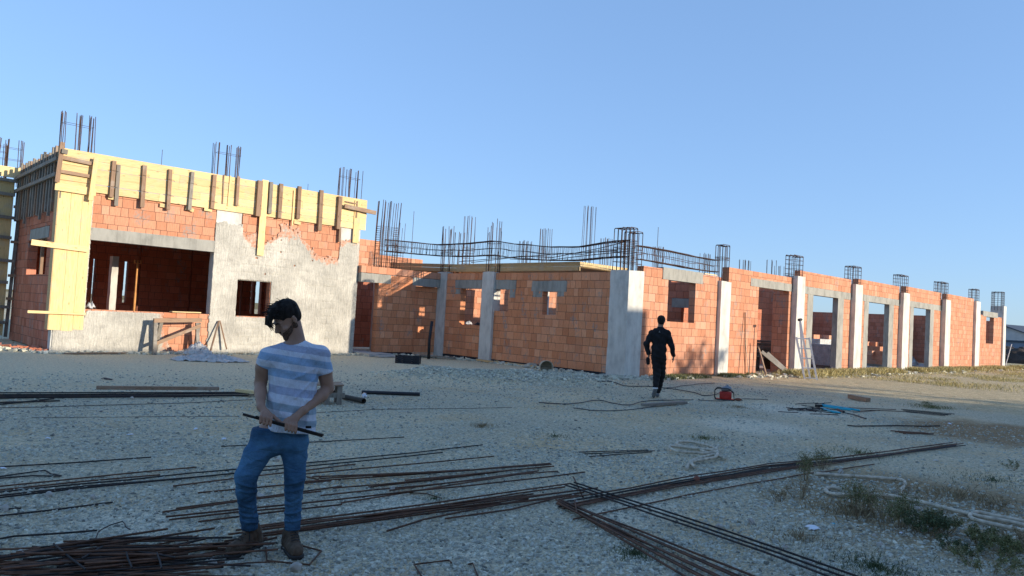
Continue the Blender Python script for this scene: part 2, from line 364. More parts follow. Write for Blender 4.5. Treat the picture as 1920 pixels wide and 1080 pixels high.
# ---------------------------------------------------------------- block walls
def blockwall(name, parent, axis, fixed, a0, a1, z0, z1, thick=.25, openings=(), seed=0, mat=None, row=.26, top=None, lens=(.20, .26, .30, .375), jag=0.0, mortar=True):
    """wall of hollow clay blocks; axis 'x': front face y=fixed, body towards +y; axis 'y': front face x=fixed, body towards +x"""
    rr = random.Random(seed * 7 + 13); m = MB()
    def bx(p0, p1, q0, q1, r0, r1, tint, mi):
        if p1 - p0 < .004 or r1 - r0 < .004: return
        if axis == 'x': m.box(p0, p1, fixed + q0, fixed + q1, r0, r1, tint, mi)
        else: m.box(fixed + q0, fixed + q1, p0, p1, r0, r1, tint, mi)
    def cut(lo, hi, r0, r1):
        segs = [(lo, hi)]
        for (oa, ob, oz0, oz1) in openings:
            if oz0 < r1 - 1e-4 and oz1 > r0 + 1e-4:
                ns = []
                for (p, q) in segs:
                    if ob <= p or oa >= q: ns.append((p, q)); continue
                    if oa > p: ns.append((p, oa))
                    if ob < q: ns.append((ob, q))
                segs = ns
        return segs
    def bands(r0, r1):
        zs = sorted({r0, r1} | {z for o in openings for z in (o[2], o[3]) if r0 < z < r1})
        return list(zip(zs[:-1], zs[1:]))
    nrow = int(math.ceil((z1 - z0) / row - 1e-6)); j = .012
    for k in range(nrow):
        r0 = z0 + k * row; r1 = min(z1, r0 + row)
        p = a0 - rr.random() * .2; style = rr.random()
        while p < a1:
            ln = rr.choice(lens) if style > .3 else rr.choice(lens[-2:])
            q = p + ln; tint = min(1, max(0, rr.gauss(.52, .19))); of = rr.uniform(0, .006); dz = rr.uniform(-.002, .002)
            lo, hi = max(p, a0), min(q, a1)
            if hi > lo:
                for (b0, b1) in bands(r0, r1):
                    for (s0, s1) in cut(lo, hi, b0, b1):
                        e0 = s0 + (j / 2 if abs(s0 - p) < 1e-6 else 0); e1 = s1 - (j / 2 if abs(s1 - q) < 1e-6 else 0)
                        bx(e0, e1, of, thick - rr.uniform(0, .006), b0 + (j / 2 if b0 == r0 else 0), b1 - (j / 2 if b1 == r1 else 0) + dz * 0, tint, 0)
            p = q
    if mortar:
        zs = sorted({z0 + .003, z1 - .02} | {z for o in openings for z in (o[2], o[3]) if z0 < z < z1})
        for (b0, b1) in zip(zs[:-1], zs[1:]):
            for (s0, s1) in cut(a0 + .012, a1 - .012, b0, b1):
                ee = .012; bx(s0 + (ee if s0 > a0 + .02 else 0), s1 - (ee if s1 < a1 - .02 else 0), .013, thick - .013, b0 + .002, b1 - .001, .5, 1)
    return m.build(name, [mat or M['brick'], M['mortar']], parent)
def rough_box(name, x0, x1, y0, y1, z0, z1, mat, parent=None, amp=.006, seed=1, step=.16, top_amp=None):
    """poured concrete: a box with subdivided, slightly uneven faces"""
    rg = np.random.RandomState(seed); m = MB()
    nx = max(1, int((x1 - x0) / step)); ny = max(1, int((y1 - y0) / step)); nz = max(1, int((z1 - z0) / step))
    idx = {}
    def vid(i, j, k):
        if (i, j, k) not in idx:
            jit = rg.normal(0, 1, 3) * amp; edge = top_amp if (top_amp and k == nz) else 0
            if k in (0,): jit[2] = 0
            idx[(i, j, k)] = len(m.v)
            m.v.append((x0 + (x1 - x0) * i / nx + jit[0], y0 + (y1 - y0) * j / ny + jit[1], z0 + (z1 - z0) * k / nz + jit[2] + (rg.normal() * edge if edge else 0)))
        return idx[(i, j, k)]
    def q(a, b, c, d): m.f.append((a, b, c, d)); m.t.append(.5); m.m.append(0)
    for i in range(nx):
        for k in range(nz):
            q(vid(i, 0, k), vid(i + 1, 0, k), vid(i + 1, 0, k + 1), vid(i, 0, k + 1)); q(vid(i + 1, ny, k), vid(i, ny, k), vid(i, ny, k + 1), vid(i + 1, ny, k + 1))
        for j in range(ny):
            q(vid(i, j + 1, 0), vid(i + 1, j + 1, 0), vid(i + 1, j, 0), vid(i, j, 0)); q(vid(i, j, nz), vid(i + 1, j, nz), vid(i + 1, j + 1, nz), vid(i, j + 1, nz))
    for j in range(ny):
        for k in range(nz):
            q(vid(0, j + 1, k), vid(0, j, k), vid(0, j, k + 1), vid(0, j + 1, k + 1)); q(vid(nx, j, k), vid(nx, j + 1, k), vid(nx, j + 1, k + 1), vid(nx, j, k + 1))
    return m.build(name, mat, parent)
# ---------------------------------------------------------------- rebar cages
def starter_bars(parent, cx, cy, lx, ly, z0, z1, n=(3, 3), clusters=3, rings=(), r=.0115, seed=0, lean=.0, mat=None, along='x', name='starter_bars', jig=.02, ring_drop=True, topvar=.05):
    """upright bars of one column with their ties: one part of that column"""
    rr = random.Random(seed + 5); m = MB()
    pts = []
    if clusters:
        for c in range(clusters):
            f = c / (clusters - 1) if clusters > 1 else .5
            for k in range(n[0]):
                for sgn in (-1, 1):
                    a = (f - .5) * 2 + rr.uniform(-.26, .26); pts.append((a, sgn * (1 + rr.uniform(-.1, .1))))
    else:
        for i in range(n[0]):
            for j in range(n[1]):
                if i in (0, n[0] - 1) or j in (0, n[1] - 1): pts.append((-1 + 2 * i / (n[0] - 1), -1 + 2 * j / (n[1] - 1)))
    for (a, b) in pts:
        x, y = cx + a * lx / 2, cy + b * ly / 2; tx = rr.gauss(0, jig); ty = rr.gauss(0, jig)
        m.tube([(x, y, z0), (x + tx * .3, y + ty * .3, (z0 + z1) / 2), (x + tx + lean, y + ty, z1 - rr.random() * topvar)], r, 5, rr.random())
    for zr in rings:
        e = .012; x0, x1, y0, y1 = cx - lx / 2 - e, cx + lx / 2 + e, cy - ly / 2 - e, cy + ly / 2 + e; dz = rr.gauss(0, .012)
        m.tube([(x0, y0, zr), (x1, y0, zr + dz), (x1, y1, zr + dz), (x0, y1, zr), (x0, y0, zr)], .0055, 4, rr.random())
    return m.build(name, mat or M['rebar_air'], parent)
def hoop_cage(parent, cx, cy, lx, ly, z0, z1, rings, name='rebar_cage', seed=0, nx=4, ny=3, dense=None, r=.013):
    """bars bent over at the top (U bars), as on the finished columns"""
    rr = random.Random(seed); m = MB()
    for i in range(nx):
        x = cx - lx / 2 + lx * i / (nx - 1); zt = z1 - rr.random() * .03
        m.tube([(x, cy - ly / 2, z0), (x, cy - ly / 2, zt - .03), (x, cy - ly / 2 + .03, zt), (x, cy + ly / 2 - .03, zt), (x, cy + ly / 2, zt - .03), (x, cy + ly / 2, z0)], r, 5, rr.random())
    for j in range(ny):
        y = cy - ly / 2 + ly * j / (ny - 1); zt = z1 + .015 - rr.random() * .03
        m.tube([(cx - lx / 2, y, z0), (cx - lx / 2, y, zt - .03), (cx - lx / 2 + .03, y, zt), (cx + lx / 2 - .03, y, zt), (cx + lx / 2, y, zt - .03), (cx + lx / 2, y, z0)], r, 5, rr.random())
    for zr in rings:
        e = .014; dz = rr.gauss(0, .008)
        P = [(cx - lx / 2 - e, cy - ly / 2 - e, zr), (cx + lx / 2 + e, cy - ly / 2 - e, zr + dz), (cx + lx / 2 + e, cy + ly / 2 + e, zr), (cx - lx / 2 - e, cy + ly / 2 + e, zr + dz)]
        m.tube(P + [P[0]], .007, 4, rr.random())
    return m.build(name, M['rebar_air'], parent)
# ================================================================ LEFT BUILDING (tall, formwork round its head)
LB = empty('unfinished_building', (4.8, 23.2, 0)); tag(LB, 'tall unfinished clay block building with rough grey render and yellow timber formwork around its head', 'building')
LB.location = (0, 0, 0)
fy = 23.20; xl = 4.80; xr = 14.25
OP = (5.62, 9.02, 1.22, 3.17); WN = (9.86, 10.97, 1.21, 2.36)
blockwall('front_wall', LB, 'x', fy + .01, 5.50, 13.45, .02, 4.62, .26, [(5.5, 9.04, 1.22, 3.52), WN, (9.04, 9.90, -1, 5)], 1)
# columns
rough_box('column', xl, 5.58, fy, fy + .30, 0, 4.9, M['conc'], LB, .003, 2)
rough_box('column', 9.05, 9.86, fy - .004, fy + .32, 0, 4.66, M['conc'], LB, .003, 3)
rough_box('column', 13.45, xr, fy - .002, fy + .45, 0, 4.6, M['conc'], LB, .003, 4)
rough_box('lintel', 5.56, 9.06, fy - .012, fy + .28, 3.17, 3.52, M['conc_grey'], LB, .003, 5)
rough_box('lintel', 9.82, 11.1, fy + .004, fy + .275, 2.36, 2.46, M['conc_grey'], LB, .002, 6)
# rough render over the blocks, torn edge towards the bare blocks
def render_sheet():
    st = .026; A = np.arange(xl + .03, xr - .004, st); Zs = np.arange(.015, 4.62, st)
    XX, ZZ = np.meshgrid(A, Zs); n1 = fbm(XX, ZZ, 2.3, 4); n2 = fbm(XX + 40, ZZ, 9, 3)
    def top(x):
        return np.interp(x, [4.8, 5.5, 5.62, 9.0, 9.04, 9.9, 9.95, 10.6, 10.95, 11.25, 11.9, 12.2, 12.6, 13.0, 13.4, 13.45, 14.3], [.75, .75, 1.22, 1.22, 4.2, 4.2, 3.95, 3.7, 3.95, 4.25, 4.05, 3.75, 3.55, 3.35, 3.35, 4.1, 4.1])
    tp = top(XX) + (n1 - .5) * .75 * (XX > 9.0) + (n2 - .5) * .3 * (XX > 9.0)
    ok = ZZ < tp
    sx = XX - 5.5
    ok &= ~((XX < 5.62) & (ZZ > .02) & False)
    left = (XX < 5.60); ok |= left & (ZZ < 4.4) & (n2 > .46) & (XX > 5.3)
    ok &= ~((XX > 9.86) & (XX < 10.98) & (ZZ > 1.2) & (ZZ < 2.37))
    ok &= ~((XX > 5.6) & (XX < 9.04) & (ZZ > 1.21) & (ZZ < 4.6))
    # bare orange patch under the big opening at its right end
    edge = 7.72 + (n1 - .5) * .6 + (1.2 - ZZ) * .1; ok &= ~((XX > edge) & (XX < 9.0 + (n2 - .5) * .12) & (ZZ < 1.3) & (ZZ > .1 + (n2 - .5) * .2))
    # thin blotches inside
    ok &= ~((n2 > .87) & (XX > 9.9) & (ZZ > 2.6))
    dy = .006 + .016 * fbm(XX, ZZ * .3, 22, 2) + .010 * fbm(XX, ZZ, 3, 3)
    # block joints showing through
    rowz = np.abs(((ZZ - .02) / .26) % 1 - .5) > .448; colx = np.abs(((XX + np.floor((ZZ - .02) / .26) * .131) / .29) % 1 - .5) > .47
    jm = (fbm(XX + 9, ZZ + 3, .8, 2) > .42) & (XX > 9.9) & (XX < 13.4)
    dy = np.where((XX > 9.06) & (XX < 9.84) & (ZZ > 1.0), .012 + (dy - .012) * .35, dy)
    dy = dy - .014 * ((rowz | colx) & jm)
    idx = -np.ones(XX.shape, int); cell = ok[:-1, :-1] & ok[1:, :-1] & ok[:-1, 1:] & ok[1:, 1:]
    use = np.zeros(XX.shape, bool); use[:-1, :-1] |= cell; use[1:, :-1] |= cell; use[:-1, 1:] |= cell; use[1:, 1:] |= cell
    idx[use] = np.arange(use.sum())
    jit = (vnoise(XX * 50, ZZ * 50) - .5) * .02
    V = np.stack([XX[use] + jit[use], (fy - dy)[use], ZZ[use] + jit[use]], 1)
    a, b, c_, d = idx[:-1, :-1][cell], idx[:-1, 1:][cell], idx[1:, 1:][cell], idx[1:, :-1][cell]
    F = np.stack([a, b, c_, d], 1)
    ed = np.clip((tp - ZZ) / .42, 0, 1); ed = np.where((XX < 9.0), np.clip(np.abs(XX - edge) / .3 + (XX > edge) * 1.0, 0, 1), ed); ed = np.where((XX > 9.0) & (XX < 9.92), 1, ed)
    o = obj_np('render_coat', V, F, M['plaster'], LB, tint=ed[use], smooth=True)
    md = o.modifiers.new('thick', 'SOLIDIFY'); md.thickness = .012; md.offset = -1
    return o
render_sheet()
# reveals of the small window
# side wall facing west, with its window and lintel
blockwall('side_wall', LB, 'y', xl + .012, fy + .30, 29.0, .02, 4.28, .26, [(24.57, 27.1, 2.14, 3.2), (24.4, 26.9, 3.2, 3.55)], 2, mat=M['brick_red'])
rough_box('lintel', xl - .004, xl + .27, 24.4, 26.9, 3.2, 3.53, M['conc_grey'], LB, .003, 8)
mm = MB(); mm.beam((xl + .1, 25.55, 2.14), (xl + .1, 25.55, 3.2), .10, .08); mm.build('window_post', M['old_z'], LB)
# interior: back wall with narrow openings, floor, roof decking, props
blockwall('back_wall', LB, 'x', 29.2, xl + .1, 15.4, .02, 4.62, .25, [(7.18, 7.26, 1.3, 2.9), (8.20, 8.33, 1.4, 2.9), (13.0, 13.1, 1.2, 2.7), (13.2, 13.45, 1.2, 2.7)], 3, mat=M['brick_red'])
blockwall('partition_wall', LB, 'y', 13.55, fy + .3, 29.2, .02, 4.62, .25, [(25.2, 26.4, .3, 2.5)], 4, mat=M['brick_red'])
rough_box('floor_slab', xl + .28, xr - .05, fy + .3, 29.2, 0, .12, M['slab'], LB, .004, 9, .6)
mm = MB(); mm.box(xl + .05, 14.2, fy + .12, 29.4, 4.63, 4.66); mm.build('roof_decking', M['pine_y'], LB)
rough_box('pilaster', 6.93, 7.12, 26.0, 26.3, .1, 2.9, M['conc'], LB, .003, 10)
# formwork
FW = empty('formwork', (0, 0, 0)); FW.parent = LB
mm = MB(); rr = random.Random(4); y0, y1 = fy - .060, fy - .035
zz = 4.50
for i in range(5):
    hh = (5.60 - 4.50) / 5; x = 4.62
    while x < 14.38:
        L = rr.uniform(2.2, 4.2); x2 = min(14.42, x + L)
        if x2 > 14.0: x2 = 14.42
        sag = rr.uniform(-.003, .003); lo = zz + i * hh
        # bottom edge steps with the photograph: a little lower on the left
        mm.box(x + .002, x2 - .002, y0 - rr.uniform(0, .008), y1, lo + .004 + sag, lo + hh - .003 + sag, rr.random()); x = x2
mm.build('board', M['pine_x'], FW)
def stick(name, x, za, zb, wdt=.11, dep=.05, mat='old_z', y=None, tilt=0.0, par=None):
    m = MB(); yy = (y if y is not None else fy - .066) - dep / 2
    m.beam((x - tilt, yy, za), (x, yy, zb), dep, wdt, up=(1, 0, 0), tint=rr.random()); return m.build(name, M[mat], par or FW)
for (x, za, zb, wd, dp, mt) in [(6.00, 4.42, 5.46, .10, .09, 'old_z'), (6.13, 4.20, 5.38, .10, .05, 'grey_wood'), (6.81, 4.25, 5.48, .11, .09, 'old_z'), (7.53, 4.28, 5.49, .10, .09, 'old_z'), (8.18, 4.36, 5.53, .10, .09, 'grey_wood'), (8.85, 4.50, 5.56, .11, .09, 'old_z'),
        (9.15, 4.70, 5.62, .035, .03, 'old_z'), (9.36, 4.66, 5.62, .035, .03, 'pine_z'), (9.60, 4.70, 5.64, .09, .09, 'old_z'), (10.32, 4.46, 5.62, .16, .12, 'old_z'), (10.70, 4.60, 5.64, .11, .10, 'grey_wood'), (11.05, 4.50, 5.64, .12, .10, 'old_z'), (11.55, 4.32, 5.5, .05, .04, 'pine_z'), (11.71, 4.56, 5.66, .12, .10, 'old_z'),
        (12.53, 4.26, 5.66, .13, .10, 'old_z'), (13.26, 4.40, 5.55, .14, .12, 'old_z'), (13.36, 3.96, 4.5, .08, .05, 'old_z')]:
    stick('batten', x, za, zb, wd, dp, mt, tilt=rr.uniform(-.02, .02))
stick('long_board', 10.52, 3.20, 5.68, .22, .03, 'pine_z', tilt=.01)
stick('long_board', 14.02, 4.00, 5.52, .24, .03, 'pine_z')
stick('batten', 13.98, 4.9, 5.5, .05, .05, 'old_z')
mm = MB(); mm.beam((13.42, fy - .20, 5.24), (14.72, fy - .20, 5.17), .06, .14); mm.build('batten', M['old_x'], FW)
mm = MB(); mm.beam((13.5, fy - .11, 5.42), (14.0, fy - .11, 5.40), .02, .03); mm.beam((13.5, fy - .11, 5.25), (14.0, fy - .11, 5.23), .02, .03); mm.build('batten', M['old_x'], FW)
for (x, z) in ((6.05, 4.42), (8.75, 4.47), (7.45, 4.40), (11.75, 4.45), (8.2, 4.42)):
    m = MB(); m.beam((x - .12, fy - .05, z), (x + .12, fy - .05, z - rr.uniform(0, .05)), .03, .11, tint=rr.random()); m.build('batten', M['pine_x'], FW)
# wire ties through the boards
mm = MB()
for x in (6.0, 6.81, 7.53, 8.18, 8.85, 10.32, 11.05, 11.71, 12.53, 13.26):
    for z in (4.72, 5.18):
        mm.tube([(x - .13, fy - .065, z + .01), (x - .03, fy - .17, z), (x + .1, fy - .17, z - .005), (x + .17, fy - .065, z - .01)], .004, 4, .2)
mm.build('wire_tie', M['rebar_dark'], FW)
# column formwork at the west corner
CF = empty('corner_formwork', (0, 0, 0)); CF.parent = LB
mm = MB(); e = [4.72, 5.02, 5.30, 5.56]
for i in range(3):
    mm.box(e[i] + .003, e[i + 1] - .003, fy - .034, fy - .006, .62 + .02 * (i == 2) - .02 * (i == 1), 4.5, rr.uniform(.6, 1))
mm.box(4.735, 5.55, fy - .034, fy - .006, 4.5, 5.3, .8)
mm.build('board', M['pine_z'], CF)
mm = MB(); mm.box(4.70, 4.73, fy - .03, fy + .32, .62, 5.35, .5); mm.build('side_board', M['pine_y'], CF)
for (z, xa, xb, hh, dd, mt, dz) in ((2.92, 4.16, 5.52, .15, .03, 'pine_x', -.06), (1.07, 4.20, 5.58, .07, .05, 'pine_x', -.0), (4.50, 4.60, 5.60, .21, .03, 'pine_x', -.02), (4.92, 4.62, 5.46, .09, .06, 'old_x', -.02), (5.30, 4.62, 5.46, .10, .07, 'old_x', -.04)):
    m = MB(); yy = fy - .085 - dd / 2; m.beam((xa, yy, z + .02), (xb, yy, z + dz + .02), dd, hh, tint=rr.uniform(.5, 1)); m.build('clamp_board', M[mt], CF)
for (x, za, zb, wd) in ((4.66, 4.62, 5.72, .11), (5.50, 4.25, 5.45, .12)):
    m = MB(); m.beam((x - .04, fy - .20, za), (x + .02, fy - .20, zb), .05, wd, up=(1, 0, 0), tint=.6); m.build('clamp_upright', M['pine_z' if x > 5 else 'old_z'], CF)
m = MB(); m.beam((4.66, fy - .24, 5.47), (4.80, fy - .24, 5.46), .1, .12, tint=.1); m.build('clamp_block', M['grey_wood'], CF)
# formwork along the west side: boards and dark uprights
mm = MB(); 
for i in range(5):
    y = fy - .05
    while y < 29.2:
        y2 = min(29.2, y + rr.uniform(1.8, 3)); mm.box(xl - .06, xl - .03, y + .002, y2 - .002, 4.22 + i * .27, 4.22 + (i + 1) * .27 - .005, rr.uniform(0, .5)); y = y2
mm.build('board', M['grey_wood'], FW)
for i, y in enumerate(np.arange(23.7, 29.0, .36)):
    m = MB(); zt = 5.66 + rr.uniform(-.06, .12); m.beam((xl - .12, y, 3.72 + rr.uniform(0, .2)), (xl - .11, y + rr.uniform(-.03, .03), zt), .10, .06, up=(1, 0, 0), tint=rr.random()); m.build('batten', M['grey_wood' if i % 3 else 'old_z'], FW)
for z in (5.28, 4.85):
    m = MB(); m.beam((xl - .2, fy - .1, z), (xl - .2, 28.9, z), .06, .1, tint=.4); m.build('waler', M['grey_wood'], FW)
# starter bars of the tall building
def cl_bars(cx, cy, z0, z1, par, seed, ncl=3):
    starter_bars(par, cx, cy, .72, .22, z0, z1, (3, 2), ncl, [z1 - .33], seed=seed, r=.0105)
for i, (x, y) in enumerate(((5.18, 23.75), (9.50, 23.75), (14.0, 23.75), (13.4, 31.4), (4.30, 31.0))):
    cl_bars(x, y, 4.66, 6.74, LB, i * 3 + 1)
m = MB(); m.tube([(7.62, 24.2, 4.6), (7.62, 24.2, 6.25)], .008, 5); m.tube([(12.6, 24.2, 4.6), (12.6, 24.2, 6.0)], .008, 5)
for k in range(5): m.tube([(11.2 + k * .13, 25.2, 4.6), (11.2 + k * .13, 25.2, 5.98 - .04 * (k % 2))], .008, 4)
m.build('starter_bars', M['rebar_air'], LB)
# timber-clad column further left (annex in formwork)
AN = empty('formwork_tower', (4.2, 29, 0)); AN.location = (0, 0, 0); tag(AN, 'tall plywood and timber column formwork standing at the left edge behind the corner', 'formwork')
mm = MB(); mm.box(3.2, 4.58, 28.70, 28.74, .15, 5.15, .35); mm.box(4.55, 4.58, 28.74, 29.6, .15, 5.15, .2); mm.build('panel', M['pine_z'], AN)
mm = MB(); mm.box(3.2, 4.9, 28.62, 28.68, 5.28, 5.62, .95); mm.build('top_board', M['pine_x'], AN)
for i, z in enumerate((5.2, 4.75, 4.0, 3.35, 2.6, 1.9, 1.1, .6)):
    m = MB(); m.beam((3.2, 28.62, z), (4.72 - (i % 2) * .12, 28.62, z - .03), .09, .10, tint=rr.random()); m.build('waler', M['grey_wood'], AN)
for x in (4.68, 3.75):
    m = MB(); m.beam((x, 28.80, .1), (x + .12, 28.80, 5.2), .08, .09, up=(1, 0, 0), tint=.2); m.build('post', M['grey_wood'], AN)
for i, z in enumerate((4.35, 3.2, 2.1, 1.35)):
    m = MB(); m.beam((4.6, 28.7, z), (4.95, 28.7, z), .07, .09, tint=.4); m.build('wedge', M['old_x'], AN)
starter_bars(AN, 4.5, 29.7, .7, .25, 5.1, 6.7, (3, 2), 3, [6.4, 6.0], seed=77)
# steel props inside the tall building
def prop(x, y, h, label, mt):
    e_ = empty('steel_prop', (x, y, .12), label=label, cat='prop', group='adjustable steel props inside the tall building')
    m = MB(); m.tube([(0, 0, 0), (0, 0, h * .6)], .035, 10); m.box(-.07, .07, -.07, .07, 0, .008); m.build('lower_tube', mt, e_)
    m = MB(); m.tube([(0, 0, h * .6 - .1), (0, 0, h)], .027, 10); m.build('inner_tube', mt, e_)
    m = MB(); m.box(-.09, .09, -.09, .09, h - .11, h - .10); m.box(-.10, -.09, -.07, .07, h - .10, h); m.box(.09, .10, -.07, .07, h - .10, h); m.build('fork_head', mt, e_)
M['orange'] = simple('orange_painted_steel', (.62, .30, .10), .55, .25, 6, metal=.1); M['rustred'] = simple('rust_red_steel', (.20, .07, .04), .7, .3, 6)
prop(7.68, 26.0, 2.72, 'orange steel prop with a fork head standing in the middle of the large dark opening', M['orange'])
prop(8.35, 28.0, 4.4, 'thin rust red prop reaching the deck behind the large opening, at its left part', M['rustred'])
prop(10.2, 28.2, 4.4, 'thin rust red prop reaching the deck behind the large opening, at its right part', M['rustred'])
prop(10.6, 24.6, 4.4, 'rust red prop behind the small window of the rendered wall', M['rustred'])
# ================================================================ RIGHT BUILDING (low L-shaped shell)
RB = empty('low_building', (0, 0, 0)); tag(RB, 'long single storey building shell of orange clay blocks with pale concrete columns', 'building')
yX = 13.83; xV = 17.90
def H(px, py, z):
    d = ray(px, py); t = (z - HC) / d[2]; return (d[0] * t, d[1] * t)
def column(x0, x1, y0, y1, z1, seed, mat='conc', z0=0, groove=False):
    c = rough_box('column', x0, x1, y0, y1, z0, z1, M[mat], RB, .0022, seed, .3, .006); return c
# --- front wall along X
blockwall('brick_wall', RB, 'x', yX, 18.66, 23.036, .04, 3.476, .25, [(20.023, 21.602, 1.794, 3.136), (19.672, 22.004, 3.136, 3.662)], 21)
rough_box('lintel', 19.672, 22.004, yX - .018, yX + .26, 3.136, 3.518, M['conc_grey'], RB, .004, 22)
blockwall('brick_wall', RB, 'x', yX, 23.666, 28.61, .04, 3.869, .25, [(25.905, 28.341, 0.0, 3.301), (25.266, 28.61, 3.301, 3.6)], 23)
rough_box('lintel', 25.266, 28.579, yX - .012, yX + .26, 3.301, 3.6, M['conc_grey'], RB, .004, 24)
blockwall('door_pier', RB, 'y', 28.341, yX + .253, 14.50, .04, 3.7, .24, (), 25)
cols = []
cols.append(column(23.016, 23.346, yX - .13, yX + .27, 3.332, 31)); cols.append(column(23.354, 23.676, yX - .125, yX + .27, 3.311, 32))
cols.append(column(28.589, 29.27, yX - .22, yX + .28, 3.931, 33))
cols.append(column(34.41, 35.194, yX - .20, yX + .28, 4.013, 34))
cols.append(column(40.458, 41.335, yX - .20, yX + .28, 4.013, 35))
cols.append(column(47.063, 47.941, yX - .24, yX + .28, 4.034, 36))
cols.append(column(53.359, 54.288, yX - .15, yX + .28, 4.282, 37))
cols.append(column(60.068, 60.728, yX - .10, 14.53, 4.302, 38))
def portal(x0, x1, dl, dr, zt, top, seed):
    """concrete door frame between two columns, blocks above and beside it"""
    rough_box('lintel', x0, x1 + .02, yX - .004, yX + .262, zt, zt + .31, M['conc_grey'], RB, .004, seed)
    rough_box('door_frame', dl - .52, dl, yX + .004, yX + .245, .05, zt, M['conc_grey'], RB, .003, seed + 1)
    rough_box('door_frame', dr, dr + .62, yX + .004, yX + .245, .05, zt, M['conc_grey'], RB, .003, seed + 2)
    blockwall('brick_wall', RB, 'x', yX + .01, x0, x1, zt + .31, top, .25, (), seed)
    if dl - .52 - x0 > .05: blockwall('brick_wall', RB, 'x', yX + .01, x0, dl - .52, .05, zt, .24, (), seed + 3)
    if x1 - dr - .62 > .05: blockwall('brick_wall', RB, 'x', yX + .01, dr + .62, x1, .05, zt, .24, (), seed + 4)
portal(29.27, 34.41, 30.54, 33.027, 3.291, 4.22, 41)
portal(35.194, 40.458, 36.495, 39.116, 3.322, 4.323, 51)
portal(41.335, 47.063, 42.605, 45.247, 3.363, 4.405, 61)
blockwall('brick_wall', RB, 'x', yX, 47.941, 53.359, .05, 4.426, .25, (), 71)
blockwall('brick_wall', RB, 'x', yX, 54.288, 60.068, .05, 3.497, .25, [(56.249, 58.055, 1.65, 3.415), (55.423, 58.932, 3.415, 3.869)], 72)
rough_box('lintel', 55.423, 58.932, yX - .02, yX + .26, 3.415, 3.765, M['conc_grey'], RB, .004, 73)
# --- wall facing west (in shade)
blockwall('brick_wall', RB, 'y', xV, 14.5, 19.80, .10, 3.22, .25, [(19.08, 19.81, 1.85, 2.63), (18.72, 19.81, 2.63, 2.96), (16.75, 17.39, 1.80, 2.58), (16.32, 17.92, 2.58, 2.94)], 81, mat=M['brick_shade_warm'])
blockwall('brick_wall', RB, 'y', xV, 20.42, 22.62, .10, 3.22, .25, [(20.41, 21.73, 1.27, 2.64), (20.41, 22.08, 2.64, 2.96)], 82, mat=M['brick_shade_warm'])
rough_box('lintel', xV - .014, xV + .26, 18.72, 19.80, 2.63, 2.96, M['conc_grey'], RB, .005, 83)
rough_box('lintel', xV - .014, xV + .26, 20.42, 22.08, 2.64, 2.96, M['conc_grey'], RB, .005, 84)
rough_box('lintel', xV - .014, xV + .26, 16.32, 17.92, 2.58, 2.94, M['conc_grey'], RB, .006, 85)
for (ya, yb, za) in ((21.76, 22.05, 2.42), (18.74, 19.02, 2.34), (16.42, 16.72, 2.42), (17.42, 17.86, 2.38)):
    rough_box('mortar_patch', xV - .010, xV + .02, ya, yb, za, 2.62, M['conc_grey'], RB, .008, 86, .07)
cV1 = rough_box('column', xV - .03, xV + .27, 22.62, 23.20, 0, 3.27, M['conc'], RB, .0025, 87, .3, .012)
cV2 = rough_box('column', xV - .10, xV + .27, 19.80, 20.42, 0, 3.26, M['conc'], RB, .0025, 88, .3, .012)
cC = rough_box('column', xV + .0, 18.655, yX - .03, 14.52, 0, 3.27, M['conc'], RB, .003, 89, .25, .012)
m = MB(); m.box(xV - .012, xV + .2, 14.52, 22.6, .0, .097); m.box(xV - .06, xV - .02, 14.6, 19.5, 0, .05); m.box(14.9, 16.7, 22.97, 23.2, 0, .097); m.build('damp_course', M['conc_dark'], RB)
# --- recess between the two buildings
blockwall('brick_wall', RB, 'x', 23.0, 15.04, 16.70, .10, 2.95, .26, [(15.0, 15.56, 2.63, 3)], 91, mat=M['brick_shade_warm'])
blockwall('brick_wall', RB, 'x', 23.16, 16.70, 17.88, .10, 2.64, .22, (), 92, mat=M['brick_shade_warm'])
blockwall('brick_wall', RB, 'x', 23.0, 14.27, 17.88, 2.965, 3.22, .26, (), 93)
rough_box('lintel', 14.27, 15.55, 22.985, 23.27, 2.63, 2.955, M['conc_grey'], RB, .004, 94)
rough_box('lintel', 16.55, 17.86, 22.985, 23.15, 2.65, 2.955, M['conc_grey'], RB, .004, 95)
blockwall('brick_wall', RB, 'x', 25.9, 14.3, 17.6, .1, 3.2, .25, (), 96, mat=M['brick_red'])
blockwall('brick_wall', RB, 'x', 27.2, 15.4, 17.75, 2.8, 4.62, .25, (), 97)
blockwall('brick_wall', RB, 'x', 27.4, 17.75, 20.2, 2.8, 4.05, .25, (), 98)
blockwall('brick_wall', RB, 'x', 27.4, 20.2, 30.2, .1, 3.72, .25, (), 99)
cR = rough_box('column', 15.9, 16.7, 24.3, 24.7, .1, 3.25, M['conc'], RB, .004, 100)
m = MB(); m.box(14.3, 15.3, 22.2, 26, 0, .10); m.box(14.5, 15.6, 21.9, 22.2, 0, .045); m.build('step', M['slab'], RB)
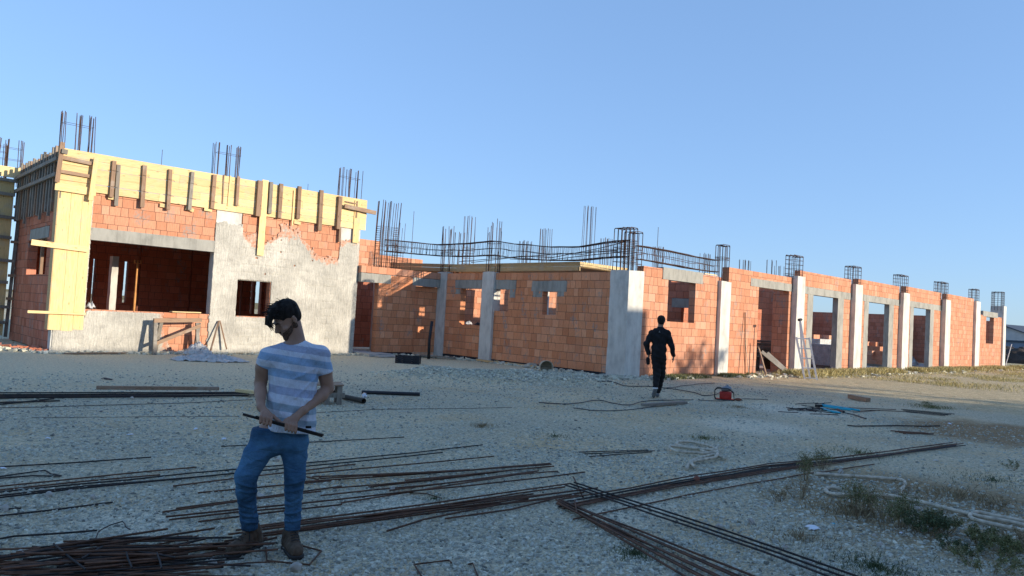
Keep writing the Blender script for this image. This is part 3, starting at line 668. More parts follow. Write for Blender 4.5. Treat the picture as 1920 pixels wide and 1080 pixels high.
# --- inner walls and floor
blockwall('inner_wall', RB, 'x', 24.5, 18.3, 27.0, .1, 3.25, .25, (), 101)
blockwall('inner_wall', RB, 'y', 23.3, 14.12, 17.9, .1, 3.3, .2, [(14.9, 15.5, 0, 2.35), (14.4, 15.9, 2.35, 2.7)], 102, mat=M['brick_red'])
rough_box('lintel', 23.28, 23.52, 14.4, 15.9, 2.35, 2.69, M['conc_grey'], RB, .003, 103)
blockwall('inner_wall', RB, 'x', 16.8, 24.5, 35.5, .1, 3.85, .25, (), 104, mat=M['brick_red'])
blockwall('inner_wall', RB, 'y', 54.5, 14.2, 25.0, .1, 3.3, .25, (), 105, mat=M['brick_red'])
blockwall('inner_wall', RB, 'x', 25.0, 40, 62, .1, 3.2, .25, (), 106, mat=M['brick_red'])
blockwall('inner_wall', RB, 'y', 62.2, 14.2, 25.0, .1, 3.3, .25, (), 107, mat=M['brick_red'])
m = MB(); m.box(18.16, 23.2, 14.1, 22.9, 0, .05); m.box(28.6, 54.4, 14.09, 25, 0, .06); m.box(29.2, 48, 13.4, 14.09, 0, .035); m.build('floor_slab', M['slab'], RB)
cI = rough_box('column', 53.9, 54.5, 22.0, 22.7, 0, 3.6, M['conc'], RB, .004, 110)
cJ = rough_box('column', 53.9, 54.5, 17.9, 18.6, 0, 3.5, M['conc'], RB, .004, 111)
# --- cages on the columns
SIX = [.18, .36, .54, .72, .90]
hoop_cage(cols[1], 23.346, yX + .08, .46, .28, 3.2, 4.612, [4.096, 4.137, 4.178], seed=1)
hoop_cage(cols[2], 29.002, yX + .15, .82, .34, 3.4, 4.798, [3.972, 4.054, 4.24, 4.426, 4.612, 4.756], seed=2)
hoop_cage(cols[3], 34.885, yX + .15, .96, .36, 3.4, 4.859, [4.054, 4.137, 4.302, 4.488, 4.674, 4.818], seed=3)
hoop_cage(cols[4], 40.974, yX + .15, 1.06, .36, 3.4, 4.942, [4.075, 4.178, 4.364, 4.55, 4.736, 4.901], seed=4, nx=5)
hoop_cage(cols[5], 47.425, yX + .15, 1.3, .36, 3.4, 5.045, [4.096, 4.282, 4.467, 4.653, 4.839, 5.004], seed=5, nx=6)
hoop_cage(cols[6], 53.875, yX + .15, .9, .36, 3.6, 5.066, [4.343, 4.509, 4.674, 4.839, 5.004], seed=6, nx=4)
hoop_cage(cols[7], 60.377, 14.18, .8, .6, 4.0, 5.293, [4.385, 4.54, 4.694, 4.849, 5.004, 5.159, 5.262], seed=7, nx=5, ny=4)
hoop_cage(cI, 54.2, 22.35, .6, .5, 3.4, 4.5, [3.7, 3.9, 4.1, 4.3], seed=8)
hoop_cage(cJ, 54.2, 18.25, .6, .5, 3.4, 4.4, [3.7, 3.9, 4.1, 4.3], seed=9)
hoop_cage(cC, 18.12, 14.17, .36, .62, 3.15, 4.60, [3.55, 3.7, 3.85, 4.0, 4.12, 4.2], seed=10, nx=3, ny=5)
hoop_cage(cC, 18.42, 14.10, .40, .40, 3.15, 4.50, [3.5, 3.65, 3.8, 3.95, 4.08], seed=11, nx=3, ny=3)
starter_bars(cV1, xV + .12, 22.90, .20, .50, 3.15, 5.10, (2, 3), 3, [3.98, 4.02, 4.06, 4.12], seed=12, topvar=.3)
starter_bars(cV2, xV + .10, 20.10, .22, .50, 3.15, 5.20, (2, 3), 3, [3.80, 3.84, 3.88, 4.30], seed=13, topvar=.55)
starter_bars(cR, 16.28, 24.55, .74, .34, 3.15, 5.95, (3, 2), 3, list(np.arange(3.35, 4.15, .16)) + list(np.arange(4.15, 4.95, .085)), seed=14, lean=.05)
m = MB()
for k in range(5): m.tube([(16.95 + k * .13, 25.1, 3.15), (17.0 + k * .13, 25.1, 5.25 - (k % 2) * .2)], .009, 5)
for z in np.arange(3.4, 4.3, .1): m.tube([(16.9, 25.05, z), (17.5, 25.05, z)], .006, 4)
m.build('starter_bars', M['rebar_air'], RB)
# inner columns seen over the walls, each with its starter bars
def inner_col(pl, pr, ptop, ztop, zb, seed, cl=3, n=(2, 2), rings=0):
    a = H(pl, ptop, ztop); b = H(pr, ptop + 2, ztop); cx, cy = (a[0] + b[0]) / 2, (a[1] + b[1]) / 2
    wdt = max(.3, math.hypot(a[0] - b[0], a[1] - b[1]) * .85)
    c = rough_box('column', cx - wdt / 2, cx + wdt / 2, cy - .18, cy + .18, 0, zb, M['conc'], RB, .004, seed)
    starter_bars(c, cx, cy, wdt * .9, .26, zb - .1, ztop, n, cl, [zb + .15 + i * .12 for i in range(rings)], seed=seed, r=.010)
inner_col(871, 893, 404, 6.2, 3.6, 201, rings=9)
inner_col(1013, 1035, 427, 5.4, 3.4, 202, rings=3)
inner_col(1094, 1120, 385, 6.7, 3.6, 203, rings=3)
inner_col(1126, 1148, 445, 5.2, 3.3, 204)
inner_col(858, 868, 434, 5.0, 3.3, 205, cl=2)
inner_col(975, 995, 450, 4.9, 3.2, 206, rings=2)
inner_col(1228, 1243, 461, 5.0, 3.3, 207, cl=3)
inner_col(1314, 1332, 474, 5.0, 3.3, 208, cl=3)
inner_col(1389, 1406, 486, 5.0, 3.4, 209)
inner_col(1444, 1452, 486, 5.2, 3.4, 210, cl=2)
inner_col(1458, 1466, 497, 4.9, 3.4, 211, cl=2)
m = MB()
for (px, py, z, zb) in ((776, 396, 5.6, 3.2), (1234, 426, 4.9, 3.2)):
    a = H(px, py, z); m.tube([(a[0], a[1], zb), (a[0] + .01, a[1], z)], .009, 5)
m.build('starter_bars', M['rebar_air'], RB)
# deck formwork lying over the west wing
DK = empty('deck_formwork', (0, 0, 0)); DK.parent = RB
m = MB(); rr = random.Random(9)
for k, (za, zb) in enumerate(((3.29, 3.435), (3.44, 3.585))):
    y = 16.0
    while y < 22.3:
        y2 = min(22.3, y + rr.uniform(2.4, 4)); m.box(18.10, 18.13, y + .002, y2 - .002, za, zb, rr.random()); y = y2
    m.beam((18.115, 22.305, (za + zb) / 2), (18.115, 26.9, (za + zb) / 2 + .14), .03, zb - za - .004, tint=.4)
m.build('edge_board', M['pine_y'], DK)
m = MB(); m.box(18.13, 20.1, 16.02, 26.7, 3.40, 3.43, .3); m.build('deck_board', M['pine_y'], DK)
m = MB(); m.box(18.10, 20.6, 15.96, 15.99, 3.42, 3.58, .95); m.box(18.10, 18.15, 15.99, 16.03, 3.28, 3.42, .3); m.build('edge_board', M['pine_x'], DK)
m = MB(); m.box(22.2, 23.0, yX + .05, yX + .09, 3.50, 3.53, .9); m.build('loose_board', M['pine_x'], DK)
# ring beam cages
def beam_cage(path, hw, label, step=.085, seed=0, extra=()):
    e_ = empty('ring_beam_cage', (0, 0, 0), label=label, cat='rebar cage'); rr = random.Random(seed)
    P = [Vector(p[:3]) for p in path]; Ht = [p[3] for p in path]
    # dense resample
    Q = []; hh = []
    for i in range(len(P) - 1):
        n = max(2, int((P[i + 1] - P[i]).length / .4))
        for k in range(n):
            f = k / n; s_ = f * f * (3 - 2 * f) * .6 + f * .4; q = P[i].lerp(P[i + 1], f); q.z = P[i].z + (P[i + 1].z - P[i].z) * s_; Q.append(q); hh.append(Ht[i] + (Ht[i + 1] - Ht[i]) * f)
    Q.append(P[-1]); hh.append(Ht[-1])
    side = []
    for i in range(len(Q)):
        d = (Q[min(i + 1, len(Q) - 1)] - Q[max(0, i - 1)]); s_ = Vector((d.y, -d.x, 0)).normalized(); side.append(s_)
    for sg in (-1, 0, 1):
        m = MB(); m.tube([q + side[i] * hw * sg + Vector((0, 0, rr.uniform(-.008, .008))) for i, q in enumerate(Q)], .0135, 5, rr.random()); m.build('top_bar', M['rebar_air'], e_)
        m = MB(); m.tube([q + side[i] * hw * sg - Vector((0, 0, hh[i] + rr.uniform(-.01, .01))) for i, q in enumerate(Q)], .0135, 5, rr.random()); m.build('bottom_bar', M['rebar_air'], e_)
    for sg in (-1, 1):
        m = MB(); m.tube([q + side[i] * hw * sg - Vector((0, 0, hh[i] * .5 + rr.uniform(-.02, .02))) for i, q in enumerate(Q)], .009, 5, rr.random()); m.build('middle_bar', M['rebar_air'], e_)
    m = MB(); acc = 0
    for i in range(len(Q) - 1):
        L = (Q[i + 1] - Q[i]).length; n = max(1, int(L / step))
        for k in range(n):
            f = k / n; q = Q[i].lerp(Q[i + 1], f); s_ = side[i]; h = hh[i]; lean = (Q[i + 1] - Q[i]).normalized() * rr.uniform(-.07, .07)
            a, b = q - s_ * (hw + .012), q + s_ * (hw + .012); lo = Vector((0, 0, -h)) + lean
            m.tube([a, b, b + lo, a + lo, a], .0066, 4, rr.random())
    o = m.build('stirrups', M['rebar_air'], e_); o['kind'] = 'stuff'
    for pts in extra:
        m = MB(); m.tube(pts, .0125, 5, rr.random()); m.build('loose_bar', M['rebar_air'], e_)
    return e_
VX = 18.03
beam_cage([(16.35, 24.75, 4.44, .46), (VX - .1, 23.3, 4.36, .44), (VX, 21.6, 4.36, .50), (VX, 20.2, 4.40, .52), (VX, 18.6, 4.22, .5), (VX, 17.2, 4.09, .45), (VX, 15.9, 4.06, .44), (VX + .05, 14.9, 4.17, .48), (18.15, 14.1, 4.22, .5)], .11,
          'long sagging cage of ties and bars lying along the shaded west wall top', seed=3,
          extra=[[(VX - .1, 22.0, 3.66), (VX - .12, 20.5, 3.72), (VX - .1, 18.5, 3.80), (VX - .14, 17.0, 3.72), (VX - .1, 15.0, 3.98), (18.1, 14.2, 4.16)],
                 [(VX + .1, 21.5, 3.64), (VX + .12, 19.0, 3.80), (VX + .1, 17.0, 3.86), (VX + .1, 14.5, 3.9)],
                 [(VX - .05, 19.2, 3.72), (VX - .05, 17.4, 3.64), (VX, 15.5, 3.78), (VX + .1, 14.0, 3.88)]])
beam_cage([(18.6, 14.05, 4.10, .42), (20.2, 14.05, 4.10, .43), (21.7, 14.05, 4.06, .43), (23.2, 14.03, 4.06, .41)], .10, 'straight cage of ties and bars over the sunlit window beside the corner column', seed=4)
# ---------------------------------------------------------------- what stands behind the camera and throws the shade
NB = empty('neighbour_building', (0, 0, 0)); tag(NB, 'two storey neighbouring block building behind the viewer that shades the yard', 'building')
ZN = 5.15 + 2.64
blockwall('brick_wall', NB, 'x', -12.25, -30, 29.55, 0, ZN, .25, [(x, x + 1.6, z, z + 1.4) for x in range(-27, 27, 5) for z in (1.0, 4.6)], 300, row=.52, lens=(.5, .75))
m = MB(); m.box(-30, 29.55, -22, -12.25, ZN - .3, ZN - .02); m.box(-30, -29.75, -22, -12.25, 0, ZN - .3); m.box(29.3, 29.55, -22, -12.26, 0, ZN - .3); m.box(-30, 29, -22.2, -22, 0, ZN - .3); m.build('roof', M['slab'], NB)
m = MB(); m.box(10.45, 11.35, -12.9, -12.3, ZN - .02, ZN + .25); m.build('chimney', M['brick_red'], NB)
# ---------------------------------------------------------------- trees
t = NT('tree_bark', .9, .2); M['bark'] = t.done(t.ramp(t.noise(9, 5, scale=(1, 1, .3)), [(.3, (.06, .048, .036)), (.7, (.15, .12, .09))]), t.bump(t.noise(30, 4, scale=(1, 1, .3)), .6, .02))
def leafmat(name, a, b, c_):
    t = NT(name, .7, .3); return t.done(t.ramp(t.attr(), [(0, a), (.6, b), (1, c_)]))
M['leaf'] = leafmat('tree_leaf', (.03, .055, .015), (.07, .10, .03), (.14, .14, .05))
def quads(C, S, rg, flat=.0, aspect=.6):
    """leaf-sized quads at centres C with sizes S"""
    n = len(C); u = rg.normal(size=(n, 3)); u /= np.linalg.norm(u, axis=1)[:, None]; v = rg.normal(size=(n, 3)); v -= u * (u * v).sum(1)[:, None]; v /= np.linalg.norm(v, axis=1)[:, None]
    u *= S[:, None]; v *= S[:, None] * aspect
    P = np.stack([C - u, C - v * .9, C + u, C + v * .9], 1).reshape(-1, 3); F = np.arange(n * 4).reshape(-1, 4); return P, F
def tree(x, y, h, cr, cz, n, label, seed, density=1, leaf=.10, trunk=.12, name='tree', group=None, mat='leaf'):
    rg = np.random.RandomState(seed); rr = random.Random(seed)
    e_ = empty(name, (x, y, 0), label=label, cat='tree', group=group)
    m = MB(); m.tube([(0, 0, -.1), (rr.uniform(-.1, .1), rr.uniform(-.1, .1), h * .35), (rr.uniform(-.25, .25), rr.uniform(-.2, .2), h * .7), (rr.uniform(-.3, .3), 0, h * .97)], [trunk, trunk * .75, trunk * .4, trunk * .08], 8)
    C = []
    for k in range(int(14 * density) + 6):
        a = rr.uniform(0, 6.28); z0 = h * rr.uniform(.28, .85); L = cr * rr.uniform(.5, 1.05) * (1.1 - abs(z0 / h - .5)); p0 = Vector((0, 0, z0)); p1 = p0 + Vector((math.cos(a) * L * .5, math.sin(a) * L * .5, L * .35)); p2 = p0 + Vector((math.cos(a) * L, math.sin(a) * L, L * .65 * rr.uniform(.4, 1.1)))
        m.tube([p0, p1, p2], [trunk * .3, trunk * .17, trunk * .04], 5); C.append((p1, .5)); C.append((p2, 1))
        for q in range(3):
            b = p1.lerp(p2, rr.random()); c2 = b + Vector((rr.gauss(0, .3), rr.gauss(0, .3), rr.uniform(0, .5))) * cr * .5; m.tube([b, c2], [trunk * .08, trunk * .02], 4); C.append((c2, 1))
    m.build('trunk', M['bark'], e_)
    cs = np.array([list(c[0]) for c in C]); idx = rg.randint(0, len(cs), n); P = cs[idx] + rg.normal(0, cr * .17, (n, 3))
    V, F = quads(P, leaf * rg.uniform(.5, 1.3, n), rg); obj_np('crown', V, F, M[mat], e_, tint=np.clip(rg.normal(.45, .25, n), 0, 1))
    return e_
for i, (u, w_, y, cr, n, lb) in enumerate([(24.9, 5.0, -11, 1.0, 1500, 'leafy young tree behind the viewer close to the neighbouring building corner'), (26.6, 4.5, -10, 1.1, 700, 'sparse narrow tree behind the viewer in the middle of the row'), (28.3, 4.3, -11.5, 1.0, 420, 'thinnest tree behind the viewer at the outer end of the row'), (23.4, 6.35, -24.5, 1.3, 2500, 'tall dense tree rising behind the neighbouring building roof')]):
    h = w_ - .22 * y; tree(u - .41 * y, y, h, cr, 0, n, lb, 40 + i, leaf=.13)
# ---------------------------------------------------------------- people: one continuous surface per body, grown from a distance field
class SDF:
    def __init__(s, lo, hi, res):
        s.lo = np.array(lo, float); s.res = res; s.n = np.ceil((np.array(hi) - s.lo) / res).astype(int) + 1
        s.d = np.full(s.n, 9.0); s.ax = [s.lo[i] + res * np.arange(s.n[i]) for i in range(3)]
    def _win(s, lo, hi):
        i0 = np.clip(np.floor((lo - s.lo) / s.res).astype(int), 0, s.n - 1); i1 = np.clip(np.ceil((hi - s.lo) / s.res).astype(int) + 1, 1, s.n)
        sl = tuple(slice(a, b) for a, b in zip(i0, i1)); g = np.meshgrid(*[s.ax[i][sl[i]] for i in range(3)], indexing='ij', sparse=True)
        return sl, g
    def _put(s, sl, e, k, op):
        d = s.d[sl]
        if op == 'u':
            if k > 0:
                h = np.clip(.5 + .5 * (d - e) / k, 0, 1); s.d[sl] = d * (1 - h) + e * h - k * h * (1 - h)
            else: s.d[sl] = np.minimum(d, e)
        else:
            if k > 0:
                h = np.clip(.5 - .5 * (d + e) / k, 0, 1); s.d[sl] = d * (1 - h) - e * h + k * h * (1 - h)
            else: s.d[sl] = np.maximum(d, -e)
    def cone(s, a, b, ra, rb, k=.012, op='u', flat=None):
        a = np.array(a, float); b = np.array(b, float); m = max(ra, rb) + k + .02
        sl, (x, y, z) = s._win(np.minimum(a, b) - m, np.maximum(a, b) + m)
        ab = b - a; L = max(1e-9, (ab ** 2).sum())
        t = np.clip(((x - a[0]) * ab[0] + (y - a[1]) * ab[1] + (z - a[2]) * ab[2]) / L, 0, 1)
        s._put(sl, np.sqrt((x - a[0] - ab[0] * t) ** 2 + (y - a[1] - ab[1] * t) ** 2 + (z - a[2] - ab[2] * t) ** 2) - (ra + (rb - ra) * t), k, op); return s
    def chain(s, pts, rs, k=.012, op='u'):
        for i in range(len(pts) - 1): s.cone(pts[i], pts[i + 1], rs[i], rs[i + 1], k, op)
        return s
    def ell(s, c, r, k=.012, op='u', B=None):
        c = np.array(c, float); r = np.array(r, float); m = max(r) + k + .02
        sl, (x, y, z) = s._win(c - m, c + m); x, y, z = x - c[0], y - c[1], z - c[2]
        if B is not None: x, y, z = [x * v[0] + y * v[1] + z * v[2] for v in B]
        k0 = np.sqrt((x / r[0]) ** 2 + (y / r[1]) ** 2 + (z / r[2]) ** 2); k1 = np.sqrt((x / r[0] ** 2) ** 2 + (y / r[1] ** 2) ** 2 + (z / r[2] ** 2) ** 2) + 1e-9
        s._put(sl, k0 * (k0 - 1) / k1, k, op); return s
    def plane(s, p, n):                     # keep the side the normal points away from
        n = np.array(n, float); n /= np.linalg.norm(n); x, y, z = np.meshgrid(*s.ax, indexing='ij', sparse=True)
        s.d = np.maximum(s.d, (x - p[0]) * n[0] + (y - p[1]) * n[1] + (z - p[2]) * n[2]); return s
    def warp(s, fn):
        x, y, z = np.meshgrid(*s.ax, indexing='ij', sparse=True); s.d = s.d + fn(x, y, z); return s
    def mesh(s):
        d = s.d; ins = d < 0; n = s.n
        c = np.zeros(n - 1, int)
        for i in (0, 1):
            for j in (0, 1):
                for k in (0, 1): c += ins[i:n[0] - 1 + i, j:n[1] - 1 + j, k:n[2] - 1 + k]
        act = (c > 0) & (c < 8); idx = -np.ones(act.shape, int); idx[act] = np.arange(act.sum()); I = np.argwhere(act)
        acc = np.zeros((len(I), 3)); cnt = np.zeros(len(I))
        cor = [(i, j, k) for i in (0, 1) for j in (0, 1) for k in (0, 1)]
        for a in cor:
            for ax in range(3):
                if a[ax]: continue
                b = list(a); b[ax] = 1
                da = d[I[:, 0] + a[0], I[:, 1] + a[1], I[:, 2] + a[2]]; db = d[I[:, 0] + b[0], I[:, 1] + b[1], I[:, 2] + b[2]]
                m = (da < 0) != (db < 0); t = np.where(m, da / (da - db + 1e-12), 0); p = np.tile(np.array(a, float), (len(I), 1)); p[:, ax] += t
                acc[m] += p[m]; cnt[m] += 1
        V = s.lo + (I + acc / np.maximum(cnt, 1)[:, None]) * s.res
        Fs = []
        for ax in range(3):
            o = [x for x in range(3) if x != ax]
            A = [slice(None)] * 3; Bq = [slice(None)] * 3; A[ax] = slice(0, n[ax] - 1); Bq[ax] = slice(1, n[ax])
            ch = ins[tuple(A)] != ins[tuple(Bq)]; E = np.argwhere(ch)
            E = E[(E[:, o[0]] > 0) & (E[:, o[1]] > 0) & (E[:, o[0]] < n[o[0]] - 1) & (E[:, o[1]] < n[o[1]] - 1)]
            q = []
            for (u, v) in ((0, 0), (1, 0), (1, 1), (0, 1)):
                e = E.copy(); e[:, o[0]] -= u; e[:, o[1]] -= v; q.append(idx[e[:, 0], e[:, 1], e[:, 2]])
            q = np.stack(q, 1); fl = ins[E[:, 0], E[:, 1], E[:, 2]]
            if ax == 1: fl = ~fl
            q[fl] = q[fl][:, ::-1]; Fs.append(q)
        F = np.concatenate(Fs); F = F[(F >= 0).all(1)]
        return V, F[:, ::-1].copy()
    def build(s, name, mat, parent):
        V, F = s.mesh(); return obj_np(name, V, F, mat, parent, smooth=True)
def ell_tube(m, pts, r, n=6, tint=None): m.tube(pts, r, n, tint)
# materials
t = NT('skin', .55, .4); n = t.noise(7, 4); M['skin'] = t.done(t.ramp(n, [(.3, (.27, .15, .098)), (.7, (.38, .22, .15))]), t.bump(t.noise(90, 3), .15, .002)); 
t = NT('black_hair', .7, .15); g = t.noise(40, 3, scale=(1, 1, .25)); M['hair'] = t.done(t.ramp(g, [(.3, (.006, .005, .005)), (.7, (.03, .024, .02))]), t.bump(g, .9, .01))
t = NT('beard', .85, .15); g = t.noise(120, 3); M['beard'] = t.done(t.ramp(g, [(.35, (.045, .028, .021)), (.65, (.15, .088, .06))]), t.bump(g, .5, .004))
t = NT('striped_cotton', .9, .2); s3 = t.sep(); zz_ = t.math('ADD', s3[2], t.math('MULTIPLY', t.math('SUBTRACT', s3[0], .10), .13)); zz_ = t.math('ADD', zz_, t.math('MULTIPLY', t.noise(3, 2), .01))
st = t.n('MapRange'); t.l(zz_, st.inputs[0]); st.inputs[1].default_value = .80; st.inputs[2].default_value = 1.46
W_ = (.62, .67, .76); BL = (.30, .44, .62); LV = (.38, .43, .56); GB = (.33, .43, .52)
tt_ = []
for (zc, hw, cc) in ((.893, .022, GB), (.98, .024, GB), (1.088, .026, LV), (1.197, .027, BL), (1.292, .024, BL), (1.372, .022, LV)): tt_ += [((zc - hw - .80) / .66, cc), ((zc + hw - .80) / .66, W_)]
c = t.ramp(st.outputs[0], [(0, W_)] + tt_, 'CONSTANT')
c = t.mix(.5, c, t.ramp(t.noise(140, 2), [(.3, .72), (.7, 1.06)]), 'MULTIPLY'); c = t.mix(.5, c, t.ramp(t.noise(6, 4), [(.3, .75), (.65, 1.0)]), 'MULTIPLY')
fold = t.noise(9, 3, scale=(1, 1, .5), dist=.8); M['shirt'] = t.done(c, t.bump(fold, .9, .05))
t = NT('blue_denim', .9, .2); n = t.noise(3.2, 4); c = t.ramp(n, [(.32, (.018, .045, .085)), (.5, (.04, .11, .20)), (.68, (.09, .22, .36))])
c = t.mix(.4, c, t.ramp(t.noise(160, 2, scale=(1, 1, .4)), [(.3, .7), (.7, 1.1)]), 'MULTIPLY'); fold = t.noise(13, 3, scale=(.7, .7, 1.6), dist=1.0)
M['denim'] = t.done(c, t.bump(fold, .7, .03))
M['boot'] = simple('worn_brown_leather', (.105, .072, .048), .85, .5, 14, .4, .006); M['sole'] = simple('black_rubber_sole', (.035, .033, .032), .8, .3, 10)
M['black'] = simple('black_cloth', (.012, .012, .014), .85, .4, 9, .5, .01); M['shoe'] = simple('grey_sports_shoe', (.16, .165, .17), .8, .3, 20); M['white'] = simple('white_cloth', (.7, .7, .7), .8, .1, 9)
# --- man in the striped shirt
mv = np.array([2.30, 4.66]); mv = mv / np.hypot(*mv)
MAN = empty('person', (2.30, 4.66, 0), math.atan2(-mv[0], mv[1])); tag(MAN, 'dark haired man in striped blue t-shirt and jeans looking down at the bar he holds', 'person')
F_ = np.array([-.87 * .82, -.5 * .82, -.57]); F_ /= np.linalg.norm(F_); Lf = np.array([.5, -.87, 0]); Lf /= np.linalg.norm(Lf); Up_ = np.cross(F_, Lf)
HB = (F_, Lf, Up_); hc = np.array([.040, .030, 1.565])
def hp(f, l, u): return hc + F_ * f + Lf * l + Up_ * u
def hand(s, side, a0, dz, wrist, palm, thumb):
    """palm, four unequal curled fingers closing round the bar, and a thumb from the side of the palm"""
    s.cone(wrist, palm, .025, .027, .015)
    lens = (.92, 1.0, 1.05, .88) if side > 0 else (.88, 1.05, 1.0, .92)
    for i in range(4):
        a = a0 + .0205 * i; zr = .949 - (a + .197) * .2715; L = lens[i]
        kn = (a + .004 * side, -.168, zr + .034 + dz); s.cone(palm, kn, .022, .0125, .012)
        s.chain([kn, (a, -.190 - .024 * L, zr + .020), (a - .002, -.192 - .027 * L, zr - .013), (a - .002, -.190 - .004 * L, zr - .026)], [.0115, .0098, .0090, .0078], .004)
    s.chain(thumb, [.017, .0125, .0115, .009], .008)
s = SDF((-.40, -.30, -.01), (.46, .28, 1.76), .0052)
# torso, pelvis and legs (under the clothes)
s.ell((.10, .03, 1.22), (.145, .09, .19), .05).ell((.085, .025, 1.0), (.13, .085, .18), .05).ell((.045, .02, .82), (.14, .095, .10), .05)
s.chain([(-.04, .01, .78), (-.155, -.07, .53), (-.105, .09, .17), (-.10, .10, .06)], [.08, .05, .036, .03], .02)
s.chain([(.125, .02, .78), (.152, -.02, .51), (.157, .045, .17), (.158, .05, .06)], [.08, .05, .036, .03], .02)
# neck, shoulders
s.cone((.118, .045, 1.36), hc + F_ * -.018 + Up_ * -.045, .062, .052, .03); s.cone((.10, .04, 1.36), (-.05, .02, 1.305), .055, .05, .03); s.cone((.10, .045, 1.36), (.255, .035, 1.325), .055, .05, .03)
# head
s.ell(hp(-.006, 0, .040), (.090, .073, .085), .02, B=HB); s.ell(hp(.042, 0, -.028), (.056, .057, .084), .02, B=HB)
s.cone(hp(.01, 0, -.062), hp(.066, 0, -.108), .050, .024, .022); s.cone(hp(.095, 0, .004), hp(.116, 0, -.030), .009, .0125, .008); s.ell(hp(.104, 0, -.037), (.012, .017, .008), .006, B=HB)
s.ell(hp(.084, 0, .018), (.016, .046, .010), .012, B=HB); s.ell(hp(.094, 0, -.060), (.010, .023, .005), .004, B=HB); s.ell(hp(.091, 0, -.071), (.010, .019, .006), .004, B=HB)
for l in (-1, 1):
    s.ell(hp(.092, .031 * l, -.002), (.014, .016, .010), .008, 'd', HB); s.ell(hp(.079, .031 * l, -.002), (.0125, .0125, .0125), .002, B=HB); s.ell(hp(.075, .045 * l, -.028), (.02, .018, .016), .012, B=HB)
    s.ell(hp(-.004, .074 * l, -.006), (.016, .0085, .027), .004, B=HB); s.ell(hp(.002, .081 * l, -.004), (.008, .006, .014), .003, 'd', HB)
# arms
s.chain([(-.070, .01, 1.310), (-.095, .035, 1.23), (-.108, .062, 1.125)], [.054, .050, .041], .02); s.chain([(-.108, .062, 1.125), (-.104, .01, 1.07), (-.093, -.10, .985)], [.038, .040, .025], .012)
s.chain([(.262, .035, 1.33), (.300, .045, 1.23), (.333, .062, 1.10)], [.056, .052, .043], .02); s.chain([(.333, .062, 1.10), (.292, .015, 1.055), (.175, -.115, .968)], [.040, .043, .026], .012)
hand(s, 1, -.086, 0, (-.093, -.10, .985), (-.060, -.135, .948), [(-.045, -.128, .945), (-.012, -.150, .932), (.012, -.172, .914), (.034, -.186, .902)])
hand(s, -1, .072, 0, (.175, -.115, .968), (.128, -.140, .925), [(.128, -.135, .925), (.085, -.155, .915), (.066, -.176, .905), (.048, -.192, .893)])
s.build('body', M['skin'], MAN)
# hair
s = SDF((-.20, -.16, 1.38), (.20, .20, 1.78), .004)
s.ell(hp(-.006, 0, .052), (.097, .080, .086), .02, B=HB); s.ell(hp(.045, .0, .098), (.058, .066, .036), .03, B=HB); s.ell(hp(-.04, 0, .005), (.056, .071, .062), .02, B=HB)
s.ell(hp(.135, 0, -.035), (.10, .12, .105), .006, 'd', HB); s.cone(hp(.02, .09, -.035), hp(.05, .09, .0), .04, .04, .01, 'd'); s.cone(hp(.02, -.09, -.035), hp(.05, -.09, .0), .04, .04, .01, 'd')
s.cone(hp(-.04, .06, -.09), hp(-.04, -.06, -.09), .045, .045, .01, 'd'); s.ell(hp(0, .088, -.008), (.030, .026, .040), .006, 'd', HB)
s.chain([hp(.07, .015, .10), hp(.112, .008, .078), hp(.128, .0, .036)], [.026, .017, .006], .02)
s.warp(lambda x, y, z: .002 * np.sin(x * 120 + z * 40) * np.sin(y * 90 + 1))
hair = s.build('hair', M['hair'], MAN)
m = MB(); rr = random.Random(5)
for k in range(150):
    l = rr.uniform(-.075, .075); f = rr.uniform(-.07, .10); p = hp(f, l, .135 - abs(f - .02) * .35 - l * l * 6)
    dr = F_ * rr.uniform(-.01, .05) + Lf * rr.uniform(-.03, .03) + Up_ * rr.uniform(.0, .03)
    m.tube([p - Up_ * .02, p + dr * .6, p + dr * 1.1 + F_ * .01], [.0035, .002, .0006], 4, cap=False)
for k in range(22):
    l = rr.uniform(-.035, .03); p = hp(.112, l, .085 + rr.uniform(-.02, .01)); q = hp(.138 + rr.uniform(-.01, .008), l + rr.uniform(-.01, .01), .045); r3 = hp(.132 + rr.uniform(-.012, .008), l + rr.uniform(-.012, .012), .0 + rr.uniform(-.02, .02))
    m.tube([p, q, r3], [.006, .005, .0008], 4, cap=False)
m.build('hair_strands', M['hair'], hair)
# beard
s = SDF((-.12, -.14, 1.36), (.16, .14, 1.60), .004)
s.cone(hp(.0, .0, -.055), hp(.066, 0, -.108), .0565, .030, .02); s.ell(hp(.042, 0, -.03), (.061, .0615, .088), .015, B=HB); s.chain([hp(-.004, -.06, -.02), hp(.0, -.055, -.05)], [.012, .018], .01).chain([hp(-.004, .06, -.02), hp(.0, .055, -.05)], [.012, .018], .01)
s.plane(hp(0, 0, -.018), Up_ * 1.0 + F_ * .42); s.ell(hp(.104, 0, -.066), (.016, .018, .009), .004, 'd', HB); s.plane(hp(-.012, 0, 0), -F_)
s.ell(hp(.088, .05, -.012), (.026, .016, .028), .012, 'd', HB); s.ell(hp(.088, -.05, -.012), (.026, .016, .028), .012, 'd', HB); s.ell(hp(.101, 0, -.049), (.007, .020, .005), .004, B=HB)
s.build('beard', M['beard'], MAN)
m = MB()
for l in (-1, 1): m.tube([hp(.099, .014 * l, .017), hp(.100, .030 * l, .024), hp(.090, .046 * l, .018)], [.003, .0045, .002], 5)
m.build('eyebrow', M['hair'], hair)
